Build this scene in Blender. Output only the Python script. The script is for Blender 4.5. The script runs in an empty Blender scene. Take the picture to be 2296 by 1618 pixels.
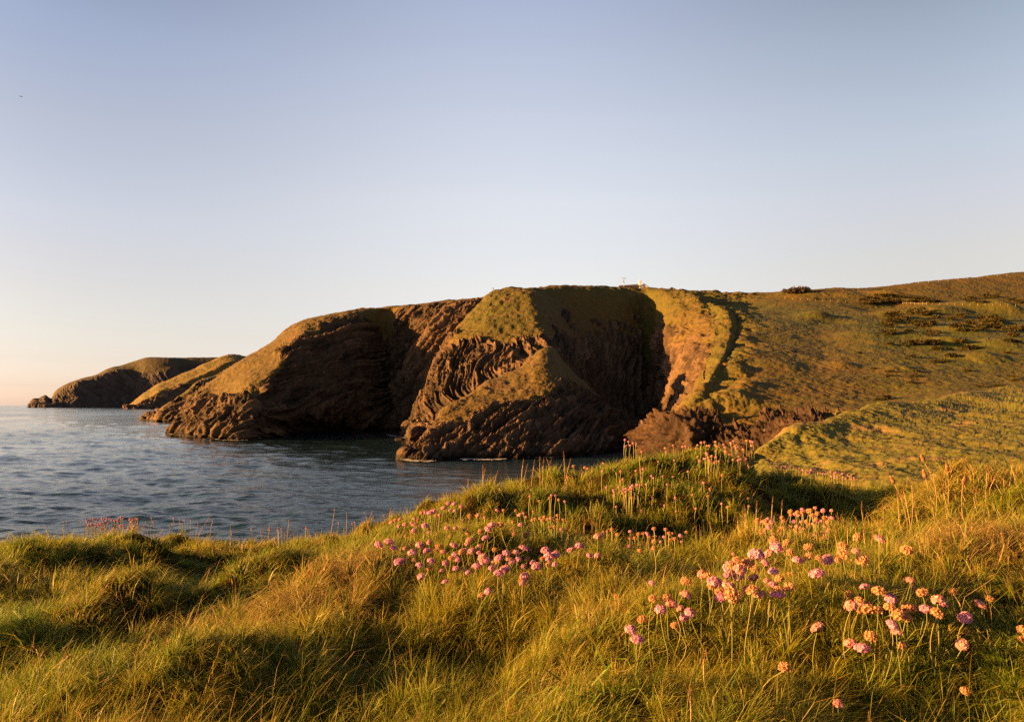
import bpy, math, random
import numpy as np

# ------------------------------------------------------------------ camera, sky, sun, exposure
SC = bpy.context.scene
F = 1594.0            # focal length, in pixels of a 2296-wide picture
CX, HY = 1148.0, 907.0
EYE = 15.0            # camera height above the sea
cam_d = bpy.data.cameras.new("camera")
cam = bpy.data.objects.new("camera", cam_d)
SC.collection.objects.link(cam)
cam.location = (0, 0, EYE)
cam.rotation_euler = (math.radians(90), 0, 0)
cam_d.sensor_width = 36
cam_d.lens = 36 * F / 2296
cam_d.shift_y = (HY - 809) / 2296
cam_d.clip_start = 0.05
cam_d.clip_end = 60000
SC.camera = cam

SUN_EL = math.radians(9.5)
ALB = 0.62           # all land and plant colours below are multiplied by this
SUN_AZ = math.radians(-98.0)      # clockwise from the view direction (+Y): to the left, a little behind
sx, sy, sz = math.sin(SUN_AZ) * math.cos(SUN_EL), math.cos(SUN_AZ) * math.cos(SUN_EL), math.sin(SUN_EL)

world = bpy.data.worlds.new("World")
SC.world = world
world.use_nodes = True
wn, wl = world.node_tree.nodes, world.node_tree.links
wn.clear()
w_out = wn.new("ShaderNodeOutputWorld")
w_bg = wn.new("ShaderNodeBackground")
sky = wn.new("ShaderNodeTexSky")
sky.sky_type = 'NISHITA'
sky.sun_disc = False
sky.sun_elevation = SUN_EL
sky.sun_rotation = SUN_AZ
sky.air_density = 1.0
sky.dust_density = 1.0
sky.ozone_density = 1.0
# the hazy evening sky: the Nishita sky, graded by height for the seaward side, the middle and the landward side
EXPO = 2.6
w_tc = wn.new("ShaderNodeTexCoord")
w_sep = wn.new("ShaderNodeSeparateXYZ"); wl.new(w_tc.outputs["Generated"], w_sep.inputs[0])
def w_math(op, a, b=0.0, clamp=False):
    q = wn.new("ShaderNodeMath"); q.operation = op; q.use_clamp = clamp
    for s_, v_ in ((q.inputs[0], a), (q.inputs[1], b)):
        if isinstance(v_, (int, float)): s_.default_value = v_
        else: wl.new(v_, s_)
    return q.outputs[0]
w_h = w_math('SQRT', w_math('ADD', w_math('MULTIPLY', w_sep.outputs[0], w_sep.outputs[0]), w_math('MULTIPLY', w_sep.outputs[1], w_sep.outputs[1])))
w_u = w_math('DIVIDE', w_sep.outputs[0], w_math('MAXIMUM', w_h, 0.001))
def w_ramp(stops):
    r = wn.new("ShaderNodeValToRGB"); e = r.color_ramp.elements
    r.color_ramp.interpolation = 'LINEAR'
    while len(e) < len(stops): e.new(0.5)
    for i_, (p_, c_) in enumerate(stops):
        e[i_].position = p_; e[i_].color = (*[v_ / 0.6 for v_ in c_], 1)
    wl.new(w_math('MAXIMUM', w_sep.outputs[2], 0.0), r.inputs[0])
    return r.outputs[0]
W_L = w_ramp([(0.0, (0.294, 0.277, 0.443)), (0.0236, (0.22, 0.206, 0.326)), (0.0558, (0.209, 0.184, 0.244)), (0.0924, (0.227, 0.188, 0.213)), (0.1376, (0.253, 0.196, 0.201)), (0.182, (0.275, 0.207, 0.206)), (0.2252, (0.288, 0.222, 0.219)), (0.3274, (0.291, 0.224, 0.218)), (0.4192, (0.264, 0.22, 0.236)), (0.5692, (0.16, 0.135, 0.145)), (0.8, (0.059, 0.055, 0.054))])
W_C = w_ramp([(0.0, (0.471, 0.449, 0.722)), (0.0291, (0.294, 0.277, 0.449)), (0.0857, (0.307, 0.245, 0.288)), (0.1633, (0.4, 0.293, 0.274)), (0.2065, (0.439, 0.318, 0.288)), (0.2689, (0.502, 0.358, 0.313)), (0.361, (0.522, 0.374, 0.332)), (0.4313, (0.499, 0.368, 0.338)), (0.4946, (0.46, 0.349, 0.341)), (0.6, (0.285, 0.216, 0.211)), (0.8, (0.124, 0.094, 0.092))])
W_R = w_ramp([(0.0, (0.329, 0.312, 0.494)), (0.0237, (0.204, 0.197, 0.332)), (0.0697, (0.187, 0.155, 0.197)), (0.1379, (0.234, 0.17, 0.163)), (0.1823, (0.268, 0.189, 0.167)), (0.2341, (0.299, 0.209, 0.191)), (0.3082, (0.313, 0.235, 0.212)), (0.366, (0.302, 0.232, 0.213)), (0.4198, (0.28, 0.219, 0.201)), (0.5698, (0.174, 0.136, 0.125)), (0.8, (0.076, 0.059, 0.054))])
def w_mix(f, a, b):
    q = wn.new("ShaderNodeMix"); q.data_type = 'RGBA'
    wl.new(f, q.inputs[0]); wl.new(a, q.inputs[6]); wl.new(b, q.inputs[7])
    return q.outputs[2]
def w_smooth(a, b):
    q = wn.new("ShaderNodeMapRange"); q.interpolation_type = 'SMOOTHSTEP'
    wl.new(w_u, q.inputs[0]); q.inputs[1].default_value = a; q.inputs[2].default_value = b
    return q.outputs[0]
w_c1 = w_mix(w_smooth(-0.60, 0.0), W_L, W_C)
w_c2 = w_mix(w_smooth(0.0, 0.60), w_c1, W_R)
w_v = wn.new("ShaderNodeVectorMath"); w_v.operation = 'MULTIPLY'
wl.new(sky.outputs[0], w_v.inputs[0]); wl.new(w_c2, w_v.inputs[1])
w_v2 = wn.new("ShaderNodeVectorMath"); w_v2.operation = 'SCALE'; w_v2.inputs["Scale"].default_value = 1.04 * 0.6 / 0.12 / 2 ** EXPO
w_hs = wn.new("ShaderNodeHueSaturation"); w_hs.inputs["Saturation"].default_value = 0.92; w_hs.inputs["Value"].default_value = 1.01
wl.new(w_v.outputs[0], w_hs.inputs["Color"]); wl.new(w_hs.outputs[0], w_v2.inputs[0]); wl.new(w_v2.outputs[0], w_bg.inputs[0])
w_bg.inputs[1].default_value = 0.12
wl.new(w_bg.outputs[0], w_out.inputs[0])

sun_d = bpy.data.lights.new("sun", 'SUN')
sun = bpy.data.objects.new("sun", sun_d)
SC.collection.objects.link(sun)
sun_d.energy = 5.0
sun_d.angle = math.radians(0.6)
sun_d.color = (1.0, 0.49, 0.12)
sun.rotation_euler = (math.radians(90) - SUN_EL, 0, math.atan2(sx, -sy))
sun.location = (-30, 0, 60)

SC.view_settings.view_transform = 'Standard'
SC.view_settings.look = 'None'
SC.view_settings.gamma = 1
SC.view_settings.exposure = EXPO
SC.cycles.max_bounces = 6
SC.cycles.diffuse_bounces = 3
SC.cycles.glossy_bounces = 3
SC.cycles.transparent_max_bounces = 6
SC.cycles.use_denoising = False
SC.cycles.denoiser = 'OPENIMAGEDENOISE'
SC.cycles.denoising_input_passes = 'RGB_ALBEDO_NORMAL'
SC.cycles.denoising_prefilter = 'ACCURATE'

rng = np.random.default_rng(7)
random.seed(7)
COL = SC.collection


# ------------------------------------------------------------------ helpers
def tag(o, label=None, cat=None, group=None, kind=None):
    if label: o["label"] = label
    if cat: o["category"] = cat
    if group: o["group"] = group
    if kind: o["kind"] = kind
    return o


def mesh_np(name, V, Fc, mats, parent=None, attrs=None, smooth=True, nverts=4, link=True):
    """V (n,3); Fc list of index arrays, each (m,k)"""
    me = bpy.data.meshes.new(name)
    V = np.asarray(V, np.float32)
    Fc = [np.asarray(f, np.int32) for f in (Fc if isinstance(Fc, list) else [Fc]) if len(f)]
    me.vertices.add(len(V))
    me.vertices.foreach_set("co", V.ravel())
    nl = sum(f.size for f in Fc)
    npol = sum(len(f) for f in Fc)
    me.loops.add(nl)
    me.loops.foreach_set("vertex_index", np.concatenate([f.ravel() for f in Fc]))
    me.polygons.add(npol)
    tot = np.concatenate([np.full(len(f), f.shape[1], np.int32) for f in Fc])
    st = np.concatenate([[0], np.cumsum(tot)[:-1]]).astype(np.int32)
    me.polygons.foreach_set("loop_start", st)
    me.polygons.foreach_set("use_smooth", np.full(npol, smooth))
    me.update(calc_edges=True)
    for k, a in (attrs or {}).items():
        at = me.attributes.new(k, 'FLOAT', 'POINT')
        at.data.foreach_set("value", np.asarray(a, np.float32).ravel())
    for m in (mats if isinstance(mats, (list, tuple)) else [mats]):
        me.materials.append(m)
    if not link:
        return me
    o = bpy.data.objects.new(name, me)
    COL.objects.link(o)
    if parent is not None:
        o.parent = parent
    return o


def empty(name, loc):
    o = bpy.data.objects.new(name, None)
    o.empty_display_size = 0.1
    o.location = loc
    COL.objects.link(o)
    return o


def _hash(ix, iy, iz, seed):
    h = (ix.astype(np.int64) * 374761393 + iy.astype(np.int64) * 668265263 + iz.astype(np.int64) * 2147483647 + seed * 974711) & 0xffffffff
    h = ((h ^ (h >> 13)) * 1274126177) & 0xffffffff
    h = (h ^ (h >> 16)) * 2246822519 & 0xffffffff
    return ((h ^ (h >> 15)) & 0xffffff).astype(np.float32) / 8388607.5 - 1.0


def vn(x, y, z=0.0, seed=0):
    x = np.asarray(x, np.float64); y = np.asarray(y, np.float64); z = np.asarray(z, np.float64) + np.zeros_like(x)
    x = x + 1000.37; y = y + 2000.71; z = z + 3000.13
    ix, iy, iz = np.floor(x), np.floor(y), np.floor(z)
    fx, fy, fz = x - ix, y - iy, z - iz
    ix = ix.astype(np.int64); iy = iy.astype(np.int64); iz = iz.astype(np.int64)
    ux, uy, uz = [t * t * t * (t * (t * 6 - 15) + 10) for t in (fx, fy, fz)]
    r = 0
    for dx in (0, 1):
        for dy in (0, 1):
            for dz in (0, 1):
                r = r + _hash(ix + dx, iy + dy, iz + dz, seed) * (ux if dx else 1 - ux) * (uy if dy else 1 - uy) * (uz if dz else 1 - uz)
    return r


def fbm(x, y, z=0.0, oct=4, seed=0, gain=0.5, lac=2.03, ridged=False):
    s, a, t = 0, 1.0, 0
    for i in range(oct):
        n = vn(x, y, z, seed + i * 17)
        if ridged: n = 1 - 2 * np.abs(n)
        s = s + n * a
        t += a; a *= gain
        x = x * lac; y = y * lac; z = z * lac
    return s / t


def cells(u, v, w, seed):
    """random value of the nearest jittered cell, plus its tilt: fractured blocks"""
    shp = u.shape
    u, v, w = [np.asarray(t, np.float32).ravel() + 500.0 for t in (u, v, w)]
    iu, iv, iw = [np.floor(t).astype(np.int64) for t in (u, v, w)]
    best = np.full(u.shape, 1e9, np.float32); val = np.zeros(u.shape, np.float32)
    for a in (-1, 0, 1):
        for b in (-1, 0, 1):
            for c in (-1, 0, 1):
                cu, cv, cw = iu + a, iv + b, iw + c
                h1, h2, h3 = [_hash(cu, cv, cw, seed + k_) for k_ in (0, 1, 2)]
                du, dv, dw = cu + .5 + .42 * h1 - u, cv + .5 + .42 * h2 - v, cw + .5 + .42 * h3 - w
                dd = du * du + dv * dv + dw * dw
                hv = _hash(cu, cv, cw, seed + 3)
                q = dd < best
                val = np.where(q, hv + .9 * (du * h3 + dv * h1), val); best = np.where(q, dd, best)
    return val.reshape(shp)


def U(px, py, d):
    """point at distance d seen at picture position (px, py) of the 2296 x 1618 photograph"""
    return np.array([(px - CX) / F * d, d, EYE - (py - HY) / F * d])


# ------------------------------------------------------------------ materials
def new_mat(name):
    m = bpy.data.materials.new(name)
    m.use_nodes = True
    n, l = m.node_tree.nodes, m.node_tree.links
    n.clear()
    out = n.new("ShaderNodeOutputMaterial")
    return m, n, l, out


def attr(n, name):
    a = n.new("ShaderNodeAttribute"); a.attribute_name = name
    return a.outputs["Fac"]


def noise(n, l, scale, detail=4, rough=0.55, vec=None, dist=0.0):
    t = n.new("ShaderNodeTexNoise")
    t.inputs["Scale"].default_value = scale
    t.inputs["Detail"].default_value = detail
    t.inputs["Roughness"].default_value = rough
    t.inputs["Distortion"].default_value = dist
    if vec is not None: l.new(vec, t.inputs["Vector"])
    return t.outputs["Fac"]


def pos(n, l, scale=(1, 1, 1), rot=(0, 0, 0)):
    g = n.new("ShaderNodeNewGeometry")
    m = n.new("ShaderNodeMapping")
    m.inputs["Scale"].default_value = scale
    m.inputs["Rotation"].default_value = rot
    l.new(g.outputs["Position"], m.inputs["Vector"])
    return m.outputs[0]


def ramp(n, l, fac, stops):
    r = n.new("ShaderNodeValToRGB")
    e = r.color_ramp.elements
    while len(e) < len(stops): e.new(0.5)
    for i, (p, c) in enumerate(stops):
        e[i].position = p
        e[i].color = (*c, 1) if len(c) == 3 else c
    l.new(fac, r.inputs[0])
    return r.outputs[0]


def mixc(n, l, f, a, b, mode='MIX'):
    m = n.new("ShaderNodeMix"); m.data_type = 'RGBA'; m.blend_type = mode
    for s, v in ((m.inputs[0], f), (m.inputs[6], a), (m.inputs[7], b)):
        if isinstance(v, (int, float)): s.default_value = v
        elif isinstance(v, tuple): s.default_value = (*v, 1)
        else: l.new(v, s)
    return m.outputs[2]


def mth(n, l, op, a, b=0.0, clamp=False):
    m = n.new("ShaderNodeMath"); m.operation = op; m.use_clamp = clamp
    for s, v in ((m.inputs[0], a), (m.inputs[1], b)):
        if isinstance(v, (int, float)): s.default_value = v
        else: l.new(v, s)
    return m.outputs[0]


def remap(n, l, v, a, b, c=0.0, d=1.0):
    m = n.new("ShaderNodeMapRange")
    l.new(v, m.inputs[0])
    for i, x in enumerate((a, b, c, d)): m.inputs[i + 1].default_value = x
    return m.outputs[0]


def dim(c, k=ALB): return tuple(v * k for v in c)


def land_material(name, unit, rock_a, rock_b, gr_a, gr_b, gr_c, patch=(14, .9)):
    """unit = size in metres of the finest tuft or crack that matters at this distance"""
    rock_a, rock_b, gr_a, gr_b, gr_c = [dim(c_) for c_ in (rock_a, rock_b, gr_a, gr_b, gr_c)]
    m, n, l, out = new_mat(name)
    p = pos(n, l)
    pv = pos(n, l, (1, 1, 0.22))
    n1 = noise(n, l, 1 / (unit * 3), 6, 0.6, p)
    n2 = noise(n, l, 1 / (unit * patch[0]), 4, 0.55, p)
    nst = noise(n, l, 1 / (unit * 2.5), 5, 0.6, pv, 0.3)
    tone = attr(n, "tone")
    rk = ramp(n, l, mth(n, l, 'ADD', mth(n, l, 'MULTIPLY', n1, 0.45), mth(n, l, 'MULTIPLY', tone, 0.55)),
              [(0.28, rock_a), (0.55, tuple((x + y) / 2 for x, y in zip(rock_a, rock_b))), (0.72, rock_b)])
    pale = remap(n, l, nst, 0.64, 0.78)
    rk = mixc(n, l, mth(n, l, 'MULTIPLY', pale, 0.45), rk, (0.21, 0.18, 0.145))
    sep = n.new('ShaderNodeSeparateXYZ'); l.new(pos(n, l), sep.inputs[0])
    wet = remap(n, l, mth(n, l, 'ADD', sep.outputs[2], mth(n, l, 'MULTIPLY', n1, 2.0)), 1.9, 3.2, 0.25, 1.0)     # tide band
    rk = mixc(n, l, 1.0, rk, wet, 'MULTIPLY')
    green = attr(n, "green")
    gf = mth(n, l, 'ADD', green, mth(n, l, 'MULTIPLY', mth(n, l, 'SUBTRACT', n2, 0.5), patch[1]), True)
    g = mixc(n, l, gf, gr_a, gr_b)
    g = mixc(n, l, remap(n, l, n1, 0.5, 0.75, 0, 0.8), g, gr_c)
    g = mixc(n, l, remap(n, l, n1, 0.42, 0.27, 0, 0.5), g, (0.014, 0.014, 0.005))
    g = mixc(n, l, remap(n, l, n2, 0.55, 0.66, 0, 0.7), g, tuple(min(1, v * 0.9) for v in (rock_b[0], rock_b[1] * .95, rock_b[2] * .8)))
    gm = attr(n, "grass")
    gm = mth(n, l, 'ADD', gm, mth(n, l, 'MULTIPLY', mth(n, l, 'SUBTRACT', n1, 0.5), 0.8))
    gm = remap(n, l, gm, 0.42, 0.58)
    col = mixc(n, l, gm, rk, g)
    b = n.new("ShaderNodeBump"); b.inputs["Strength"].default_value = 0.9
    b.inputs["Distance"].default_value = unit * 0.55
    nb = noise(n, l, 1 / (unit * 2.4), 4, 0.6, p)
    l.new(nb, b.inputs["Height"])
    bs = n.new("ShaderNodeBsdfPrincipled")
    bs.inputs["Roughness"].default_value = 0.85
    bs.inputs["Specular IOR Level"].default_value = 0.15
    l.new(col, bs.inputs["Base Color"]); l.new(b.outputs[0], bs.inputs["Normal"])
    l.new(bs.outputs[0], out.inputs[0])
    return m


# ------------------------------------------------------------------ lofted landforms
def _tang(P, s):
    """finite-difference tangents along axis 0 for parameter s"""
    T = np.zeros_like(P)
    d = np.diff(s)[:, None, None]
    sl = np.diff(P, axis=0) / d
    T[0], T[-1] = sl[0], sl[-1]
    w = d[:-1] / (d[:-1] + d[1:])
    T[1:-1] = sl[:-1] * (1 - w) + sl[1:] * w
    return T


def _resample(P, s, q, k=1.0):
    T = _tang(P, s) * k
    i = np.clip(np.searchsorted(s, q, side='right') - 1, 0, len(s) - 2)
    h = (s[i + 1] - s[i]); t = (q - s[i]) / h
    h = h[:, None, None]; t = t[:, None, None]
    return ((2 * t**3 - 3 * t**2 + 1) * P[i] + (t**3 - 2 * t**2 + t) * h * T[i]
            + (-2 * t**3 + 3 * t**2) * P[i + 1] + (t**3 - t**2) * h * T[i + 1])


def loft(cols, step=1.3, hidden_step=8.0):
    """cols: list of columns; each a list of (px, py, d, grass, green). Returns grid (R, C, 5) of x,y,z,grass,green"""
    A = np.array([[list(U(*p[:3])) + [p[3], p[4]] for p in c] for c in cols], float)     # C,R,5
    A = A.transpose(1, 0, 2)                                                              # R,C,5
    def scr(Q): return np.stack([Q[..., 0] / Q[..., 1] * F, -(Q[..., 2] - EYE) / Q[..., 1] * F], -1)
    def params(Q):
        S = scr(Q)
        dpx = np.linalg.norm(np.diff(S, axis=0), axis=-1).max(axis=1)
        d3 = np.linalg.norm(np.diff(Q[..., :3], axis=0), axis=-1)
        s = np.concatenate([[0], np.cumsum(np.maximum(d3.mean(axis=1), 1e-3))])
        nseg = np.maximum(2, np.ceil(dpx / step)).astype(int)
        q = np.concatenate([np.linspace(s[i], s[i + 1], nseg[i], endpoint=False) for i in range(len(nseg))] + [[s[-1]]])
        return s, q
    s, q = params(A)
    G = _resample(A, s, q)
    G = G.transpose(1, 0, 2)
    s, q = params(A.transpose(1, 0, 2))
    G = _resample(G, s, q)
    return G.transpose(1, 0, 2)


def grid_faces(R, C):
    i = np.arange(R * C).reshape(R, C)
    return np.stack([i[:-1, :-1], i[1:, :-1], i[1:, 1:], i[:-1, 1:]], -1).reshape(-1, 4)


def grid_normals(P):
    du = np.gradient(P, axis=1); dv = np.gradient(P, axis=0)
    n = np.cross(du, -dv)
    n /= np.linalg.norm(n, axis=-1, keepdims=True) + 1e-9
    return n


def smooth_grid(A, k=2):
    for _ in range(k):
        B = A.copy()
        B[1:-1] = (A[:-2] + 2 * A[1:-1] + A[2:]) / 4
        A = B.copy()
        A[:, 1:-1] = (B[:, :-2] + 2 * B[:, 1:-1] + B[:, 2:]) / 4
    return A


def landform(name, cols, mat, unit, strata=(0.6, 0.0, 0.8), thick=4.0, rock_amp=1.6, grass_amp=0.35, seed=1,
             step=1.3, warp=1.2, gully=0.0, extra=None, bedw=0.9, vertw=0.35, chunkw=0.6, bk=(.8, .6), zfade=None):
    """loft + displacement along the surface normal: bedded rock where bare, tussocks where grassed"""
    G = loft(cols, step)
    P, gr, gn = G[..., :3], np.clip(G[..., 3], 0, 1), np.clip(G[..., 4], 0, 1)
    N = grid_normals(smooth_grid(P, 6))
    x, y, z = P[..., 0], P[..., 1], P[..., 2]
    n_big = fbm(x / (unit * 22), y / (unit * 22), z / (unit * 22), 4, seed)
    # grass edge broken up
    gr2 = np.clip(gr + 0.5 * n_big + 0.35 * fbm(x / (unit * 7), y / (unit * 7), z / (unit * 7), 3, seed + 5), 0, 1)
    gr2 = np.clip((gr2 - 0.35) / 0.3, 0, 1)
    gr2 = np.where(gr > 0.93, np.maximum(gr2, (gr - .93) / .05), gr2); gr2 = np.clip(gr2, 0, 1)
    sd = np.array(strata, float); sd /= np.linalg.norm(sd)
    wv = warp * fbm(x / (thick * 11), y / (thick * 11), z / (thick * 11), 2, seed + 9)
    s = (P @ sd) / thick + wv * 2.2
    zero = np.zeros_like(s)
    def ledge(v, sd2):
        a = vn(v, zero, zero, sd2)
        return np.clip(a * 3.2, -1, 1)
    bedk = 0.5 + 0.5 * np.clip(1.5 * fbm(x / (thick * 6), y / (thick * 6), z / (thick * 6), 2, seed + 12) + .4, 0, 1.4)
    bed = bedk * (0.45 * ledge(s, seed + 31) + 0.36 * ledge(s * 2.6, seed + 32) + 0.30 * ledge(s * 5.6, seed + 33))
    ta = np.cross(sd, [0.1, 1.0, 0.2]); ta /= np.linalg.norm(ta); tb = np.cross(sd, ta)
    bx, by, bz = s * 1.5 + .15 * n_big, (P @ ta) / (thick * 1.8) + .3 * wv, (P @ tb) / (thick * 4.5)
    blk = 0.62 * cells(bx, by, bz, seed + 51) + 0.38 * cells(bx * 2.3, by * 2.3, bz * 2.3, seed + 61)
    chunk = fbm(x / (unit * 10), y / (unit * 10), z / (unit * 16), 5, seed + 3, ridged=True)
    fine = fbm(x / (unit * 2.6), y / (unit * 2.6), z / (unit * 5), 4, seed + 4, ridged=True)
    vert = fbm(x / (unit * 5), y / (unit * 5), z / (unit * 30), 4, seed + 14, ridged=True)
    butt = fbm(x / (unit * 45), y / (unit * 45), z / (unit * 120), 3, seed + 8, ridged=True)
    rock = rock_amp * (bedw * (bk[0] * bed + bk[1] * blk) + chunkw * chunk + 0.28 * fine + vertw * vert + gully * butt)
    if zfade: rock = rock * np.clip((zfade - z) / 18, .3, 1)
    tus = grass_amp * (1.3 * fbm(x / (unit * 4), y / (unit * 4), z / (unit * 4), 4, seed + 6) + 2.6 * fbm(x / (unit * 45), y / (unit * 45), z / (unit * 45), 2, seed + 27) + 1.4 * fbm(x / (unit * 16), y / (unit * 16), z / (unit * 16), 3, seed + 7))
    disp = rock * (1 - gr2) + tus * gr2
    if extra is not None: disp = disp + extra(x, y, z)
    P2 = P + N * disp[..., None]
    tone = np.clip(0.5 + 0.2 * bed + .25 * blk + 0.25 * n_big + .2 * fbm(x / (unit * 3), y / (unit * 3), z / (unit * 14), 3, seed + 15), 0, 1)
    o = mesh_np(name, P2.reshape(-1, 3), grid_faces(*P.shape[:2])[:, ::-1], mat,
                attrs={"grass": gr2, "green": gn, "tone": tone})
    return o, P2

# ------------------------------------------------------------------ headlands and cliffs
M_far = land_material("far_headland", 9.0, (0.05, 0.038, 0.034), (0.11, 0.08, 0.065), (0.085, 0.062, 0.03), (0.075, 0.068, 0.028), (0.10, 0.07, 0.035))
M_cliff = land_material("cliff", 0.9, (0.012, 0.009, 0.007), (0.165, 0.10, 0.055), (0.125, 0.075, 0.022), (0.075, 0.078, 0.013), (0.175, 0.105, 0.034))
M_slope = land_material("hillside", 0.4, (0.014, 0.009, 0.007), (0.085, 0.048, 0.026), (0.135, 0.088, 0.018), (0.075, 0.105, 0.013), (0.175, 0.125, 0.03), (36, 2.2))
M_near = land_material("near_bank", 0.22, (0.12, 0.07, 0.035), (0.30, 0.18, 0.09), (0.17, 0.115, 0.024), (0.115, 0.15, 0.015), (0.235, 0.165, 0.04), (30, 1.6))


def dsea(py, sink=2.0):
    return (EYE + sink) * F / (py - HY)


def below(px, py, sink=2.0):
    """point sink metres under the sea surface, under the waterline seen at (px, py)"""
    d0 = EYE * F / (py - HY)
    x = (px - CX) / F * d0
    return (px, HY + (EYE + sink) / d0 * F, d0, 0, 0)


def hid(px, py, d, g=1, n=0.4):
    return (px, py, d, g, n)

# ---- far headland with its islet
cols = []
def colA(px, sil, mid, base, d, dm, g=1.0, nn=0.6, gm=0.15):
    db = d - 260
    return [hid(px + 6, base + 3, d + 900), (px + 3, sil + 6, d + 350, 1, nn), (px, sil, d, g, nn), (px, mid, (d * .45 + dm * .55), gm, nn),
            (px, (mid + base) / 2, dm, 0, 0), (px, base, db, 0, 0), (px, base + 3.0, db - 4, 0, 0)]
A = [(63, 915, 916, 916, 3900), (66, 907, 910, 916, 3900), (74, 897, 902, 916, 3900), (88, 895, 901, 916, 3900), (103, 891, 899, 916, 3900), (110, 896, 903, 916, 3910),
     (115, 898, 905, 916, 3920), (120, 886, 896, 916, 3930), (140, 868, 878, 915.5, 3970), (168, 855.5, 864, 915, 4000), (190, 849, 857, 914.5, 4050), (211, 844, 851, 914, 4100),
     (246, 830, 839, 914, 4150), (275, 824.5, 836, 913.5, 4200), (299, 821.5, 842, 913.5, 4215), (330, 817, 848, 913.5, 4190), (352, 815.5, 845, 914, 4190), (385, 813.5, 838, 914, 4220),
     (404, 812.8, 835, 914, 4300), (440, 811.5, 832, 914, 4350), (480, 811, 830, 914, 4400), (540, 812, 830, 914, 4500)]
for i, (px, s_, m_, b_, d_) in enumerate(A):
    cols.append(colA(px, s_, m_, b_, d_, d_ - 130, g=0.2 if px < 118 else 1, gm=0.1 if px < 290 else 0.25))
o, _ = landform("far_headland", cols, M_far, 9.0, thick=30, rock_amp=6, grass_amp=2, seed=3, step=1.0, gully=1.2)
tag(o, "distant dark headland with green top and a small islet at its sea end", kind="structure")

# ---- middle headland
cols = []
Bp = [(278, 916.8, 917, 917.3, 2700), (284, 912, 914.5, 917.5, 2690), (295, 904, 911, 918, 2680), (316, 886.6, 899, 918.2, 2700), (335, 874, 889, 918.2, 2740), (352, 863.7, 880, 918, 2760),
      (375, 855, 874, 918, 2800), (397, 846, 867, 918, 2840), (420, 836.5, 858, 918, 2880), (439.5, 828.6, 850, 918, 2920), (460, 818, 842, 918, 2950), (475, 811, 834, 918, 2980), (499, 800.4, 822, 918, 3010),
      (520, 796, 815, 918, 3050), (548, 799.7, 815, 918, 3100), (580, 803, 815, 918, 3150), (640, 806, 820, 918, 3200)]
for px, s_, m_, b_, d_ in Bp:
    cols.append([hid(px + 10, 918, d_ + 800), (px + 4, s_ + 5, d_ + 250, 1, .6), (px, s_, d_, 1, .55), (px + 4, (s_ + m_) / 2, d_ - 90, 1, .8), (px, m_, d_ - 170, 0.75, .3),
                 (px, (m_ + b_) / 2, d_ - 200, 0.1, 0), (px, b_, d_ - 250, 0, 0), (px, b_ + 3, d_ - 255, 0, 0)])
M_mid = land_material("middle_headland", 4.0, (0.03, 0.02, 0.015), (0.22, 0.13, 0.075), (0.19, 0.11, 0.03), (0.13, 0.12, 0.022), (0.22, 0.13, 0.05))
o, _ = landform("middle_headland", cols, M_mid, 4.0, thick=22, rock_amp=8, grass_amp=2.2, seed=11, step=1.0, gully=1.2)
tag(o, "lit middle headland of grass and orange rock behind the near cliffs", kind="structure")

# ---- low dark point in front of it
cols = []
Bq = [(319, 940.5, 941.5, 942, 700), (323, 938, 940.5, 942.4, 695), (330, 934, 938.5, 942.6, 690), (340, 931, 938, 943, 685), (355, 925, 934, 944, 680), (369, 911, 925, 945, 690), (385, 901, 920, 945.5, 700),
      (397, 894, 915, 945.5, 720), (415, 883, 908, 945.5, 740), (433, 868, 897, 945, 760), (450, 856.7, 885, 944, 780), (470, 849, 872, 943, 800), (492, 841, 858, 943, 830), (527, 819, 840, 942, 860), (570, 800, 820, 942, 900)]
for px, s_, m_, b_, d_ in Bq:
    db = EYE * F / (b_ - HY)
    cols.append([hid(px + 30, 950, d_ + 260), (px + 14, s_ + 14, d_ + 90, .7, .3), (px, s_, d_, .75 if px > 360 else 0, .5), (px + 3, (s_ + m_) / 2, d_ - 18, .6 if px > 400 else 0, .4), (px + 6, m_, (d_ * .35 + db * .65), 0, 0),
                 (px, (m_ + b_) / 2, db + 8, 0, 0), (px, b_, db, 0, 0), below(px, b_)])
o, _ = landform("rocky_point", cols, M_cliff, 1.6, strata=(-.7, 0.2, .7), thick=7, rock_amp=3.2, grass_amp=0.7, seed=21, step=1.2, gully=.8)
tag(o, "low dark rocky point sloping into the sea beyond the near headland", kind="structure")

# ---- big near headland with the shaded face, and the lit back wall of the cove
def line(p0, ps):
    return ps
C = []
# each column: back, behind-ridge, silhouette, 3 inner rows, waterline, under water
def colC(sil, r1, r2, r3, base, back=None, g=(1, 1, .6, .1, 0)):
    b = below(base[0], base[1])
    db = EYE * F / (base[1] - HY)
    bk = back or [hid(sil[0] + 60, 960, sil[2] + 120), (sil[0] + 14, sil[1] + 8, sil[2] + 30, 1, .4)]
    return bk + [(*sil, g[0], .35), (*r1, g[1], .4), (*r2, g[2], .3), (*r3, g[3], .2), (base[0], base[1], db, g[4], 0), b]
C.append([(420, 975, 520, 0, 0), (405, 972, 440, 0, 0), (393, 962, 385, 0, 0), (390, 965, 381, 0, 0), (387, 968, 378, 0, 0), (384, 970, 375, 0, 0), (381, 972.5, 372, 0, 0), (379, 978, 372, 0, 0)])
C.append(colC((421, 922, 388), (417, 935, 376), (412, 950, 366), (407, 962, 360), (402, 974.5), g=(.3, .1, 0, 0, 0)))
C.append(colC((452, 876, 396), (449, 900, 376), (446, 925, 358), (442, 950, 348), (437, 979), g=(.8, .3, 0, 0, 0)))
C.append(colC((484, 851, 404), (485, 880, 378), (484, 905, 352), (480, 940, 334), (473, 982), g=(1, .8, .1, 0, 0)))
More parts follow.
